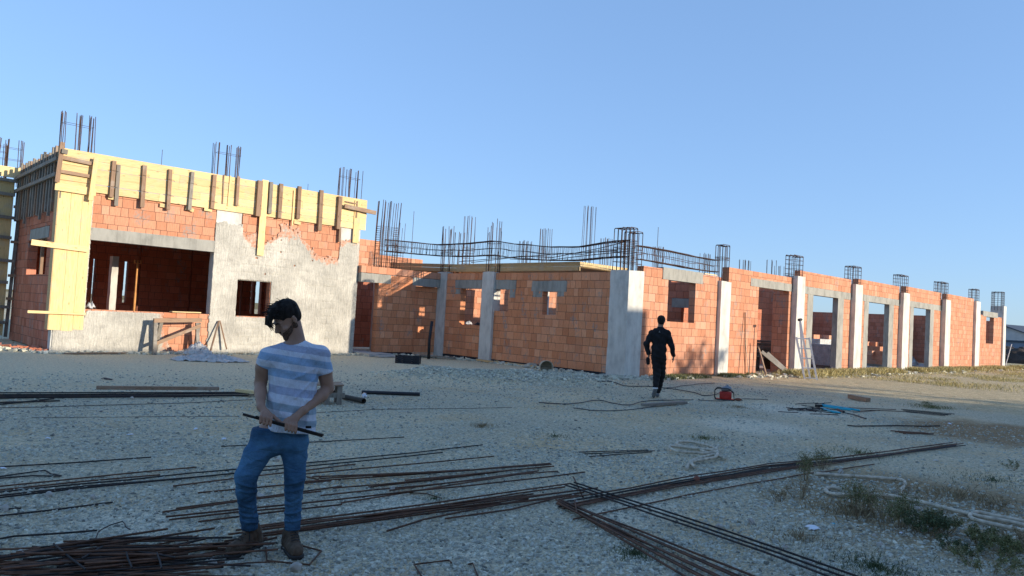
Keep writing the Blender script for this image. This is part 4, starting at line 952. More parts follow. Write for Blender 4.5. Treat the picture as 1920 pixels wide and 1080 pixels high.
# shirt
s = SDF((-.26, -.22, .78), (.48, .26, 1.50), .0060)
s.ell((.10, .03, 1.24), (.165, .112, .19), .05).ell((.100, .025, 1.04), (.155, .108, .22), .06); s.cone((.105, .018, 1.0), (.108, .012, .80), .128, .138, .06); s.cone((.06, .018, 1.0), (.055, .012, .80), .110, .115, .05); s.cone((.14, .018, 1.0), (.158, .012, .80), .108, .112, .05)
s.cone((.10, .035, 1.352), (-.055, .01, 1.300), .070, .066, .03); s.cone((.10, .04, 1.352), (.255, .035, 1.325), .070, .068, .03)
s.cone((-.060, .01, 1.300), (-.100, .035, 1.21), .070, .061, .035); s.cone((.262, .035, 1.322), (.308, .046, 1.19), .072, .062, .035)
def crease(x, y, z, segs):
    o = 0
    for (ax, az, bx_, bz, A, sg) in segs:
        L = (bx_ - ax) ** 2 + (bz - az) ** 2; t_ = np.clip(((x - ax) * (bx_ - ax) + (z - az) * (bz - az)) / L, 0, 1); dd = np.sqrt((x - ax - t_ * (bx_ - ax)) ** 2 + (z - az - t_ * (bz - az)) ** 2); o = o - A * np.exp(-(dd / sg) ** 2)
    return o * (y < .03)
s.warp(lambda x, y, z: crease(x, y, z, [(.25, 1.22, .17, .98, .010, .010), (.245, 1.18, .12, 1.05, .008, .010), (.25, 1.14, .20, .90, .009, .010), (.24, 1.24, .10, 1.17, .007, .009), (-.02, 1.15, .06, .86, .008, .010), (-.04, 1.22, .02, 1.05, .006, .010), (.10, 1.0, .11, .84, .007, .010), (.23, .98, .19, .84, .008, .010)]))
s.warp(lambda x, y, z: -.004 * np.sin(38 * (z * .8 + (x - .26) * .9) + 6 * y) * np.clip((x - .05) * 6, 0, 1) - .0035 * np.sin(60 * x + 9 * z) * np.clip((1.05 - z) * 5, 0, 1) + .002 * np.sin(90 * z + 30 * x))
s.plane((0, 0, .822), (-.06, 0, -1))
s.plane((-.098, .03, 1.248), (-.42, 0.1, -1)) if False else None
# sleeve ends, neck opening
def cutbox(s, p, n, cond):
    x, y, z = np.meshgrid(*s.ax, indexing='ij', sparse=True); n = np.array(n, float); n /= np.linalg.norm(n)
    e = (x - p[0]) * n[0] + (y - p[1]) * n[1] + (z - p[2]) * n[2]; c = cond(x, y, z) & np.ones(s.d.shape, bool); s.d = np.where(c, np.maximum(s.d, e), s.d)
cutbox(s, (-.110, .035, 1.250), (-.34, .2, -1), lambda x, y, z: (x < -.066) & (z > 1.05)); cutbox(s, (.318, .05, 1.208), (.34, .1, -1), lambda x, y, z: (x > .262) & (z > 1.05))
s.cone((.085, .03, 1.42), (.075, .0, 1.50), .070, .10, .004, 'd')
shirt = s.build('shirt', M['shirt'], MAN)
m = MB(); ring = []
for k in range(25):
    a = 2 * math.pi * k / 24; ring.append((.088 + .070 * math.cos(a), .036 + .062 * math.sin(a), 1.405 + .012 * math.cos(a) + .018 * math.sin(a)))
m.tube(ring, .0055, 6); m.build('collar', M['shirt'], shirt)
m = MB(); m.box(.196, .232, -.128, -.120, .852, .868); m.build('hem_tag', M['black'], shirt)
# jeans
s = SDF((-.28, -.20, .12), (.30, .22, .90), .0062)
s.ell((.045, .025, .795), (.168, .102, .090), .03); s.ell((-.02, -.02, .74), (.10, .09, .10), .03); s.ell((-.085, -.01, .80), (.065, .085, .06), .03); s.ell((.13, -.01, .74), (.10, .09, .10), .03)
s.chain([(-.045, .005, .77), (-.105, -.035, .65), (-.155, -.065, .53), (-.150, -.02, .42), (-.122, .06, .22), (-.118, .072, .16)], [.094, .083, .070, .062, .052, .052], .02)
s.chain([(.125, .015, .77), (.142, .0, .65), (.152, -.02, .52), (.152, .0, .42), (.158, .042, .22), (.160, .045, .16)], [.094, .079, .066, .058, .050, .052], .02)
s.warp(lambda x, y, z: -.0040 * np.sin(z * 70 + 5 * np.sin(x * 23 + y * 31) + 3 * np.sin(z * 19)) * np.sin(y * 17 + x * 26 + z * 13) * np.clip((.56 - z) * 5, .2, 1) - .003 * np.sin(48 * (z + x * .8) + 12 * y) * np.sin(z * 21 + y * 9) * np.clip((z - .5) * 6, 0, 1))
s.warp(lambda x, y, z: crease(x, y * 0, z, [(-.20, .50, -.09, .46, .010, .009), (-.19, .44, -.08, .42, .008, .008), (-.18, .27, -.07, .24, .010, .008), (-.17, .22, -.06, .20, .009, .007), (-.18, .34, -.09, .31, .007, .008), (.09, .47, .21, .50, .010, .009), (.09, .42, .21, .44, .008, .008), (.10, .33, .21, .36, .008, .008), (.10, .26, .21, .28, .010, .007), (.11, .21, .21, .22, .009, .007), (-.13, .70, .03, .74, .007, .010), (.02, .72, .16, .70, .006, .010), (-.15, .62, -.03, .67, .006, .010)]))
s.plane((0, 0, .835), (0, 0, 1)); s.plane((0, 0, .145), (0, 0, -1))
s.build('jeans', M['denim'], MAN)
m = MB(); m.tube([(.045 + .150 * math.cos(a), .025 + .092 * math.sin(a), .826) for a in [k * math.pi / 12 for k in range(25)]], .014, 6); m.build('waistband', M['denim'], MAN)
# boots
def boot(heel, toe, ank, top):
    h = np.array(heel, float); tt = np.array(toe, float); d = tt - h; dn = d / np.linalg.norm(d)
    lo = np.minimum(np.minimum(h, tt), ank) - .09; hi = np.maximum(np.maximum(h, tt), ank) + .09; lo[2] = 0; hi[2] = .24
    s = SDF(lo, hi, .0045); z = lambda p, q: (p[0], p[1], q)
    s.chain([z(h + dn * .035, .055), z(h + d * .45, .052), z(tt - dn * .055, .050)], [.042, .041, .046], .02)
    s.chain([z(h + dn * .05, .07), (ank[0], ank[1], .12), (top[0], top[1], .185)], [.047, .045, .050], .025); s.chain([(ank[0], ank[1], .12), z(tt - dn * .10, .062)], [.042, .036], .02)
    s.warp(lambda x, y, z_: .002 * np.sin(x * 150) * np.sin(y * 140 + z_ * 90)); s.plane((0, 0, .018), (0, 0, -1)); s.plane((0, 0, .178), (0, 0, 1))
    b = s.build('boot', M['boot'], MAN)
    s = SDF(lo, hi, .0045); s.chain([z(h + dn * .035, .02), z(h + d * .45, .02), z(tt - dn * .055, .02)], [.048, .040, .052], .02); s.plane((0, 0, .026), (0, 0, 1)); s.plane((0, 0, .0), (0, 0, -1)); s.build('sole', M['sole'], b)
    m = MB(); sd = np.array([-dn[1], dn[0], 0])
    for k in range(6):
        f = k / 5; p = np.array([ank[0], ank[1], .16]) * (1 - f) + np.array([*(tt - dn * .11)[:2], .098]) * f; p = p + dn * .036 * (1 - f * .6) + np.array([0, 0, .006])
        m.tube([p - sd * .026, p + dn * .006 + np.array([0, 0, .006]), p + sd * .026], .0032, 4)
    m.tube([p0 := (np.array([ank[0], ank[1], .150]) + dn * .05), p0 + dn * .03 + sd * .03 + np.array([0, 0, -.03]), p0 + dn * .05 + sd * .045 + np.array([0, 0, -.09])], .0028, 4)
    m.build('lace', M['sole'], b)
boot((-.048, .185, 0), (-.238, -.080, 0), (-.088, .115, .1), (-.110, .088, 0)); boot((.130, .110, 0), (.205, -.155, 0), (.150, .055, .1), (.158, .045, 0))
# the bar he holds: a thing of its own
bar = empty('steel_bar', (2.30, 4.66, 0), math.atan2(-mv[0], mv[1])); tag(bar, 'short dark steel bar held in both hands by the man in the striped shirt', 'steel bar')
m = MB(); m.tube([(-.197, -.192, .949), (.06, -.192, .878), (.304, -.192, .813)], .0085, 8, .2); m.tube([(-.12, -.203, .938), (.31, -.203, .822)], .0065, 6, .1); m.build('bar', M['rebar_dark'], bar)
# --- worker in black walking away
wv = np.array([13.96, 9.895]); wv = wv / np.hypot(*wv)
WK = empty('person', (13.96, 9.895, .01), math.atan2(-wv[0], wv[1])); tag(WK, 'worker in black clothes seen from behind, walking towards the building', 'person')
s = SDF((-.36, -.30, -.01), (.50, .48, 1.90), .009)
s.ell((.080, .02, 1.755), (.084, .10, .108), .02).ell((.005, .03, 1.75), (.012, .02, .032), .004).ell((.158, .03, 1.75), (.012, .02, .032), .004); s.cone((.08, .01, 1.68), (.062, .0, 1.54), .056, .066, .03)
s.ell((.055, 0, 1.36), (.17, .10, .22), .05).ell((.055, 0, 1.05), (.14, .10, .18), .05)
s.chain([(-.115, 0, 1.48), (-.225, -.03, 1.19), (-.165, -.02, .97)], [.055, .042, .030], .02); s.chain([(.235, 0, 1.49), (.335, -.01, 1.20), (.388, .05, .965)], [.055, .042, .030], .02)
for (wx, wy, wz, sg) in ((-.165, -.02, .97, 1), (.388, .05, .965, -1)):
    s.ell((wx + .002, wy + .01, wz - .055), (.020, .038, .045), .015)
    for i in range(4): y = wy - .022 + .020 * i; L = (.9, 1.05, 1, .85)[i]; s.chain([(wx, y, wz - .085), (wx + .006 * sg, y + .008, wz - .085 - .032 * L), (wx + .016 * sg, y + .012, wz - .085 - .055 * L)], [.011, .010, .009], .005)
    s.chain([(wx, wy + .035, wz - .03), (wx + .012 * sg, wy + .058, wz - .065), (wx + .02 * sg, wy + .062, wz - .09)], [.014, .012, .010], .008)
s.chain([(.00, 0, .95), (.045, .02, .54), (.020, -.12, .24), (0, -.10, .16)], [.085, .052, .038, .03], .02); s.chain([(.13, 0, .95), (.15, .16, .53), (.085, .20, .12), (.08, .22, .07)], [.085, .052, .038, .03], .02)
s.build('body', M['skin'], WK)
s = SDF((-.02, -.12, 1.62), (.19, .18, 1.90), .008); s.ell((.080, .012, 1.785), (.092, .109, .094), .02); s.ell((.08, -.03, 1.73), (.072, .065, .07), .02); s.ell((.08, .13, 1.72), (.12, .07, .10), .01, 'd')
s.ell((-.004, .03, 1.75), (.03, .03, .035), .004, 'd').ell((.166, .03, 1.75), (.03, .03, .035), .004, 'd'); s.build('hair', M['hair'], WK)
s = SDF((-.34, -.22, .82), (.50, .24, 1.66), .009)
s.ell((.055, 0, 1.38), (.205, .13, .22), .05).ell((.060, 0, 1.15), (.165, .12, .22), .05); s.cone((.03, 0, 1.1), (.02, 0, .93), .13, .12, .05); s.cone((.09, 0, 1.1), (.11, 0, .93), .13, .12, .05)
s.cone((.06, 0, 1.52), (-.10, 0, 1.465), .075, .075, .03); s.cone((.06, 0, 1.52), (.22, 0, 1.475), .075, .075, .03); s.cone((.065, -.01, 1.50), (.07, -.005, 1.60), .085, .072, .02)
s.chain([(-.115, 0, 1.455), (-.225, -.03, 1.20), (-.17, -.02, .99)], [.075, .062, .046], .03); s.chain([(.235, 0, 1.465), (.335, -.01, 1.21), (.385, .045, .99)], [.075, .062, .046], .03)
s.warp(lambda x, y, z: -.006 * np.sin(42 * z + 25 * x) - .003 * np.sin(80 * x)); s.plane((0, 0, .915), (0, 0, -1)); s.plane((0, 0, 1.615), (0, 0, 1)); jk = s.build('sweatshirt', M['black'], WK)
m = MB(); m.add([(.035, -.135, 1.485), (.075, -.135, 1.485), (.055, -.135, 1.53), (.035, -.128, 1.485), (.075, -.128, 1.485), (.055, -.128, 1.53)], [(0, 1, 2), (5, 4, 3), (0, 3, 4, 1), (1, 4, 5, 2), (2, 5, 3, 0)]); m.build('emblem', M['shoe'], jk)
s = SDF((-.20, -.26, .10), (.32, .36, 1.06), .009)
s.ell((.06, 0, .95), (.165, .12, .10), .04); s.chain([(.0, 0, .92), (.04, .02, .54), (.022, -.11, .27)], [.108, .085, .060], .02); s.chain([(.13, 0, .92), (.15, .15, .54), (.09, .19, .15)], [.108, .083, .060], .02)
s.warp(lambda x, y, z: -.005 * np.sin(60 * z + 20 * x)); s.plane((0, 0, .99), (0, 0, 1)); s.build('trousers', M['black'], WK)
m = MB(); m.tube([(.02 + .045 * math.cos(a), -.125 + .045 * math.sin(a), .235) for a in [k * math.pi / 6 for k in range(13)]], .017, 6); m.build('sock', M['white'], WK)
for (A_, B_, C_) in (((.02, -.135, .20), (-.005, -.06, .085), (-.01, .02, .035)), ((.08, .17, .06), (.07, .28, .045), (.065, .38, .04))):
    s = SDF(np.minimum(A_, C_) - .08, np.maximum(A_, C_) + .08, .007); s.chain([A_, B_, C_], [.044, .044, .036], .02); 
    if A_[2] < .1: s.plane((0, 0, .012), (0, 0, -1))
    s.build('shoe', M['shoe'], WK)
bg_ = empty('bag', tuple(WK.location), WK.rotation_euler[2]); tag(bg_, 'small black pouch hanging at the left hip of the worker in black', 'bag')
s = SDF((-.28, -.12, .70), (-.08, .10, .96), .007); s.cone((-.175, -.03, .87), (-.165, -.03, .78), .045, .042, .01); s.build('pouch', M['black'], bg_)
m = MB(); m.tube([(-.175, -.03, .90), (-.14, -.03, .94), (-.09, -.03, .96)], .008, 5); m.build('strap', M['black'], bg_)
# ---------------------------------------------------------------- steel bars lying on the yard
rr = random.Random(21)
def gzf(x, y): return float(gz(x, y))
def rod(pix, label, group=None, r=.008, lift=0.0, mat='rebar', name='steel_bar', cat='steel bar', n=6, jit=.012):
    r *= .84 if r < .0105 else 1
    P = [G(*p) for p in pix]; Q = []
    for i in range(len(P) - 1):
        k = max(2, int((P[i + 1] - P[i]).length / .5))
        for j in range(k): Q.append(P[i].lerp(P[i + 1], j / k))
    Q.append(P[-1]); base = max([gzf(q.x, q.y) for q in Q[::2]]) if len(P) == 2 else None
    pts = []
    for i, q in enumerate(Q):
        g0 = gzf(q.x, q.y); sg = g0 * .75 + (base if base is not None else g0) * .25
        pts.append((q.x + rr.gauss(0, jit * .4), q.y + rr.gauss(0, jit * .4), sg + r + .008 + lift + rr.gauss(0, .0015)))
    c = Vector(pts[0]); m = MB(); m.tube(pts, r, n, rr.random())
    o = m.build(name, M[mat], off=tuple(c)); tag(o, label, cat, group); return o
def lerp2(a, b, f): return (a[0] + (b[0] - a[0]) * f, a[1] + (b[1] - a[1]) * f)
g1 = 'rusty bars of the bundle right of the man in the striped shirt'
for a, b in [((560, 908), (1033, 874)), ((600, 906), (1025, 880)), ((625, 924), (1030, 882)), ((690, 916), (960, 884)), ((600, 934), (1045, 888)), ((640, 948), (1000, 890)), ((570, 896), (925, 862)), ((700, 900), (1032, 877)), ((730, 922), (1010, 886)), ((585, 901), (880, 886)), ((760, 905), (1038, 879))]:
    rod([a, b], 'rusty bar in the middle bundle spreading right of the striped shirt man', g1, r=.0085, lift=rr.uniform(0, .03))
rod([(310, 980), (1097, 893)], 'longest rusty bar crossing the middle bundle right of the striped shirt man', r=.009, lift=.02)
g2 = 'rusty bars of the lower bundle starting behind the boots'
for a, b in [((440, 1004), (1120, 922)), ((450, 1000), (1070, 914)), ((470, 1010), (980, 932)), ((480, 1016), (1100, 926)), ((420, 1022), (1095, 929)), ((470, 996), (1085, 934)), ((500, 1002), (1060, 920)), ((430, 1014), (900, 945)), ((520, 1004), (1000, 930))]:
    rod([a, b], 'rusty bar in the lower bundle running from the brown boots to the right', g2, r=.009, lift=rr.uniform(0, .035))
rod([(725, 1000), (860, 966), (990, 940)], 'dark bar jutting from the lower bundle towards the viewer', r=.009, lift=.015)
rod([(835, 978), (960, 958), (1060, 934)], 'short rusty bar slanting under the right end of the lower bundle', r=.009, lift=.01)
g3 = 'bars of the long bundle reaching towards the weeds at the right'
for k in range(8):
    a = (1046 + rr.uniform(0, 45), 946 + rr.uniform(-6, 14)); b = (1790 + rr.uniform(-30, 25), 835 + rr.uniform(-3, 5)); mid = (1440 + rr.uniform(-10, 10), 884 + rr.uniform(-6, 10))
    rod([a, mid, b], 'dark bar of the long bundle running to the weeds at the right', g3, r=.0085, lift=rr.uniform(0, .03), mat='rebar' if k % 3 else 'rebar_dark')
rod([(1075, 975), (1400, 912), (1640, 872)], 'lowest stray bar lying beside the long right bundle', r=.008)
g4 = 'rust brown bars of the bundle leaving the bottom edge'
for k in range(8):
    a = (1046 + rr.uniform(-6, 8), 946 + rr.uniform(-2, 4)); b = (1300 + k * 17, 1092); rod([a, b], 'rust brown bar of the bundle leaving through the bottom edge', g4, r=.0095, lift=rr.uniform(0, .03))
g5 = 'dark bars crossing above the rust brown bundle'
for k in range(3):
    rod([(1058 + k * 9, 919 - k * 2), (1330 + k * 10, 1010 - k * 3), (1560 + k * 24, 1092)], 'black bar crossing over the bundles and leaving the bottom edge', g5, r=.0095, lift=.035, mat='rebar_dark')
g6 = 'thin dark bars crossing the ground at the left'
for a, b in [((-20, 922), (366, 881)), ((-20, 930), (905, 838)), ((-20, 942), (830, 852)), ((-20, 936), (440, 892)), ((-20, 926), (300, 896))]:
    rod([a, b], 'dark bar lying across the ground from the left edge', g6, r=.0085, lift=rr.uniform(0, .012), mat='rebar_dark' if rr.random() < .6 else 'rebar')
rod([(-20, 883), (283, 863)], 'single dark bar ending left of the jeans, nearest to the long thin group', r=.0085, mat='rebar_dark')
rod([(-20, 974), (212, 947)], 'dark bar ending over the pale gravel near the lower left corner', r=.0085, mat='rebar_dark')
rod([(-20, 962), (40, 957)], 'very short dark bar end at the left edge above the pile', r=.0085, mat='rebar_dark')
rod([(415, 840), (757, 822)], 'dark bar passing behind the bar in the man\'s hands', r=.0075, mat='rebar_dark')
g7 = 'single bars lying parallel behind and right of the boots'
for a, b in [((325, 917), (667, 873)), ((370, 928), (620, 905)), ((305, 967), (600, 925)), ((330, 958), (640, 915)), ((315, 982), (560, 955)), ((370, 985), (640, 950))]:
    rod([a, b], 'rusty bar lying between the jeans and the bundles', g7, r=.0085, lift=rr.uniform(0, .01))
rod([(-10, 900), (85, 888), (95, 894), (113, 899)], 'bent dark bar with a hooked end at the left edge', r=.008, mat='rebar_dark')
rod([(-10, 903), (60, 898), (113, 899)], 'bar with a bent tip just below the hooked bar', r=.008, mat='rebar_dark')
# heap of scrap bars at the lower left
g8 = 'tangled scrap bars of the heap in the lower left corner'
for k in range(78):
    a = (rr.uniform(-60, 190), rr.uniform(1030, 1110)); L = rr.uniform(160, 430); sl = rr.gauss(-.07, .05); b = (min(a[0] + L, 520), 0); b = (b[0], min(1104, max(1010, a[1] + (b[0] - a[0]) * sl + rr.gauss(0, 6))))
    mid = lerp2(a, b, rr.uniform(.3, .7)); mid = (mid[0], mid[1] + rr.gauss(0, 5)); f = max(0, 1 - abs((a[1] + b[1]) / 2 - 1052) / 45)
    rod([a, mid, b], 'rusty bar in the tangled heap at the lower left', g8, r=rr.choice([.006, .008, .009]), lift=rr.uniform(.0, .07) * (.3 + f), mat='rebar' if rr.random() < .75 else 'rebar_dark')
for k, (a, b) in enumerate([((98, 1045), (160, 1095)), ((232, 1060), (245, 1090)), ((292, 1062), (300, 1092)), ((250, 1058), (330, 1070)), ((150, 1075), (190, 1050))]):
    rod([a, b], 'short grey bar end sticking across the tangled heap', 'short cross bars on the heap', r=.007, lift=.07, mat='rebar_dark')
rod([(174, 1034), (182, 1015), (205, 1002), (228, 996), (232, 1006), (245, 1012)], 'curled dark wire standing out of the heap', r=.005, lift=.05, mat='rebar_dark')
def stirrup(pix, label, z=.01, r=.006, up=0.0):
    P = [G(*p) for p in pix]; m = MB(); pts = [(p.x, p.y, gzf(p.x, p.y) + r + z + (up if i % 2 else 0)) for i, p in enumerate(P)]; m.tube(pts, r, 6, .5); c = pts[0]
    o = m.build('stirrup', M['rebar'], off=c); tag(o, label, 'bent bar')
stirrup([(790, 1085), (776, 1066), (842, 1054), (846, 1062)], 'rusty bent stirrup at the bottom edge, left one of two', up=.01)
stirrup([(878, 1062), (886, 1060), (896, 1085)], 'rusty hooked bar end at the bottom edge, right of the stirrup')
stirrup([(560, 1025), (602, 1040), (580, 1062), (500, 1058), (498, 1030)], 'bent stirrup lying in front of the right boot', up=.01)
stirrup([(1075, 899), (1093, 936)], 'short rusty offcut lying above the crossing bars', r=.008); stirrup([(1077, 950), (1081, 972)], 'short rusty offcut where the bundles cross', r=.007, z=.05)
stirrup([(745, 925), (800, 928), (828, 936)], 'curved wire piece inside the middle bundle', r=.005)
stirrup([(575, 897), (596, 903), (600, 899)], 'small bent bar piece beside the middle bundle', r=.008)
g9 = 'three thin bars lying side by side in front of the hose'
for a, b in [((1085, 852), (1215, 848)), ((1092, 856), (1228, 850)), ((1105, 861), (1222, 852))]: rod([a, b], 'thin bar in the small group left of the coiled hose', g9, r=.0075, mat='rebar_dark')
# far dark strip at the left: stack of bars and planks
g10 = 'long dark bars lying across the yard before the tall building'
for k in range(6): rod([(-20, 741 + k * 1.9), (470 + rr.uniform(-14, 14), 741 + k * .9 + rr.uniform(-1, 1))], 'long dark bar in the far bundle reaching the man from the left edge', g10, r=.0115, lift=rr.uniform(0, .04), mat='rebar_dark')
for a, b in [((-20, 751), (128, 747)), ((-20, 758), (112, 755)), ((-20, 764), (100, 750))]: rod([a, b], 'dark bar lying in front of the far bundle at the left edge', 'short bars before the far bundle', r=.012, mat='rebar_dark')
rod([(-20, 768), (330, 758), (560, 748)], 'thin wire running below the far bundle', r=.006, mat='rebar_dark', name='wire', cat='wire')
rod([(60, 786), (450, 783)], 'faint wire crossing the open ground left of the man', r=.004, mat='rebar_dark', name='wire', cat='wire')
rod([(590, 777), (665, 773), (700, 771), (960, 766)], 'faint wire crossing the open ground right of the man', r=.005, mat='rebar_dark', name='wire', cat='wire')
def plank(p, q, wd, th, label, mat='old_x', lift=0, name='plank'):
    a, b = G(*p), G(*q); z = max(gzf(a.x, a.y), gzf(b.x, b.y)) + th / 2 + .01 + lift; m = MB(); c = (a.x, a.y, z)
    m.beam((a.x, a.y, z), (b.x, b.y, z), wd, th, tint=.6); o = m.build(name, M[mat], off=c); tag(o, label, 'plank'); return o
plank((180, 738), (410, 739), .07, .06, 'thin long batten lying on the far bundle of bars', 'old_x', .06)
plank((445, 741), (478, 745), .12, .05, 'pale board end poking out just left of the man', 'pine_x', .05)
plank((1205, 763), (1285, 758), .11, .05, 'weathered plank lying flat near the worker in black', 'grey_wood'); plank((1593, 747), (1628, 754), .12, .10, 'short timber block near the sunlit earth', 'old_x')
plank((1375, 764), (1360, 768), .05, .04, 'tiny wood offcut beside the red machine', 'old_x') if False else None
# mess of short dark rods around the bolt cutter
for k in range(16):
    x = rr.uniform(1455, 1530); y = rr.uniform(757, 776); L = rr.uniform(20, 60); rod([(x, y), (x + L, y + rr.gauss(1.5, 3.5))], 'short black rod in the scatter left of the blue bolt cutter', 'scattered rods left of the bolt cutter', r=.010, lift=rr.uniform(0, .02), mat='rebar_dark')
for k, (a, b) in enumerate([((1530, 764), (1680, 770)), ((1545, 769), (1700, 774)), ((1600, 775), (1650, 772)), ((1520, 778), (1570, 779))]): rod([a, b], 'rusty rod lying around the blue bolt cutter', 'longer rods round the bolt cutter', r=.010, mat='rebar')
for k in range(4): rod([(1690 + k * 3, 769 + k * 2), (1790 - k * 6, 779 + k)], 'dark rod in the small group right of the bolt cutter', 'rods right of the bolt cutter', r=.010, mat='rebar_dark')
rod([(1590, 799), (1605, 800), (1762, 799)], 'straight dark bar alone on the dusty ground at the right', r=.012, mat='rebar_dark')
for k in range(4): rod([(1670 + k * 8, 808 + k * 1.5), (1735 + k * 5, 812 + k * .6)], 'rusty rod in the short group below the straight dark bar', 'short rusty rods at the right', r=.011)
# pipes
def pipe(p, q, r, label, mat, z=0.0):
    a, b = G(*p), G(*q); m = MB(); n = 14; d = (b - a).normalized(); za, zb = gzf(a.x, a.y) + r + .005, gzf(b.x, b.y) + r + .005 + z
    m.tube([(0, 0, 0), (b.x - a.x, b.y - a.y, zb - za)], r, n, cap=False); m.tube([(b.x - a.x, b.y - a.y, zb - za), (0, 0, 0)], r * .86, n, cap=False)
    o = m.build('pipe', M[mat], smooth=False); o.location = (a.x, a.y, za); tag(o, label, 'pipe')
M['pvc'] = simple('black_plastic_pipe', (.025, .026, .03), .5, .2, 8, .1); M['pvc_dirty'] = simple('dirty_pipe', (.07, .062, .05), .8, .3, 8)
pipe((678, 739), (787, 744), .035, 'black plastic pipe lying on the gravel right of the pallet', 'pvc'); pipe((643, 749), (682, 758), .045, 'dirty dark pipe lying against the small pallet', 'pvc_dirty')
# bolt cutter
M['blue'] = simple('turquoise_paint', (.02, .36, .48), .45, .15, 10); M['red'] = simple('red_painted_steel', (.45, .035, .025), .45, .2, 6); M['steel'] = simple('bare_steel', (.25, .25, .26), .4, .2, 10, metal=.7)
BC = empty('bolt_cutter', tuple(G(1535, 765))); tag(BC, 'turquoise long handled bolt cutter lying open on the ground', 'bolt cutter'); o0 = G(1535, 765)
def rel(px, py, z): p = G(px, py); return (p.x - o0.x, p.y - o0.y, z)
m = MB(); m.tube([rel(1541, 765, .05), rel(1570, 770, .05), rel(1595, 773, .05)], .020, 8); m.build('handle', M['blue'], BC); m = MB(); m.tube([rel(1541, 764, .06), rel(1575, 769, .06), rel(1612, 774, .05)], .022, 8); m.build('handle', M['blue'], BC)
m = MB(); m.tube([rel(1570, 772, .05), rel(1582, 777, .05)], .027, 8); m.build('grip', M['pvc'], BC); m = MB(); m.beam(rel(1530, 765, .05), rel(1543, 765, .05), .07, .05); m.build('jaw', M['rebar_dark'], BC)
m = MB(); m.tube([rel(1585, 776, .02), rel(1600, 779, .02), rel(1624, 787, .02)], .012, 6); m.build('cord', M['pvc'], BC); m = MB(); m.tube([rel(1540, 768, .03), rel(1560, 774, .03), rel(1575, 777, .03)], .024, 8); m.build('handle', M['blue'], BC)
# red machine in its tube frame
g0 = G(1358, 750); RM = empty('motor_unit', (g0.x, g0.y, gzf(g0.x, g0.y)), math.atan2(-g0.x, g0.y)); tag(RM, 'small red motor unit with grey top inside a tubular frame beside the building front', 'machine')
s = SDF((-.25, -.16, .0), (.25, .2, .42), .01); s.cone((-.03, 0, .12), (.10, 0, .12), .11, .10, .02); s.cone((.02, 0, .05), (.08, 0, .05), .08, .08, .02); s.plane((0, 0, .20), (0, 0, 1)).plane((0, -.085, 0), (0, -1, 0)).plane((-.11, 0, 0), (-1, 0, 0)).plane((.16, 0, 0), (1, 0, 0)).plane((0, 0, .03), (0, 0, -1)); s.build('housing', M['red'], RM)
s = SDF((-.2, -.16, .15), (.25, .2, .42), .01); s.cone((-.02, 0, .25), (.10, 0, .27), .065, .06, .02); s.cone((.03, 0, .30), (.06, 0, .33), .04, .03, .01); s.build('motor', M['steel'], RM)
m = MB()
for y in (-.11, .11): m.tube([(-.20, y, .02), (-.22, y, .06), (-.22, y, .22), (-.17, y, .27), (.08, y, .28), (.20, y, .18), (.22, y, .02), (-.20, y, .02)], .012, 6)
m.tube([(-.22, -.11, .2), (-.22, .11, .2)], .012, 6); m.tube([(.22, -.11, .03), (.22, .11, .03)], .012, 6); m.build('frame', M['rebar_dark'], RM)
m = MB(); m.beam((-.19, 0, .03), (.23, 0, .03), .20, .012); m.build('base_plate', M['red'], RM)
s = SDF((.2, -.1, 0), (.46, .1, .12), .012); s.ell((.31, 0, .04), (.08, .045, .035), .02); s.build('nozzle', M['rustred'], RM)
def cord(pix, r, label, mat='pvc', name='cable', cat='cable', lift=.004, smoothn=8):
    P = [G(*p) for p in pix]; Q = []
    for i in range(len(P) - 1):
        p0 = P[max(0, i - 1)]; p1 = P[i]; p2 = P[i + 1]; p3 = P[min(len(P) - 1, i + 2)]
        for j in range(smoothn):
            t_ = j / smoothn; Q.append(.5 * ((2 * p1) + (p2 - p0) * t_ + (2 * p0 - 5 * p1 + 4 * p2 - p3) * t_ ** 2 + (3 * p1 - p0 - 3 * p2 + p3) * t_ ** 3))
    Q.append(P[-1]); pts = [(q.x, q.y, gzf(q.x, q.y) + r * 1.3 + .006 + lift) for q in Q]; m = MB(); m.tube(pts, r, 8, .5)
    o = m.build(name, M[mat], smooth=True, off=pts[0]); tag(o, label, cat); return o
cord([(1120, 722), (1150, 722), (1180, 727), (1215, 727), (1260, 732), (1300, 738), (1320, 744), (1340, 742), (1352, 738)], .011, 'black cable running from the wall to the red motor unit'); cord([(1245, 730), (1280, 726), (1310, 722), (1340, 720)], .009, 'thin black cable lying behind the red motor unit')
cord([(1010, 758), (1060, 760), (1090, 756), (1125, 751), (1150, 757), (1180, 760), (1210, 753), (1300, 752)], .009, 'thin wavy black cable crossing the gravel before the worker'); cord([(1075, 768), (1120, 771), (1190, 769), (1230, 762)], .008, 'thin wire end lying nearest the flat plank'); cord([(1310, 752), (1350, 754), (1390, 750), (1440, 752)], .008, 'thin cable passing in front of the red motor unit')
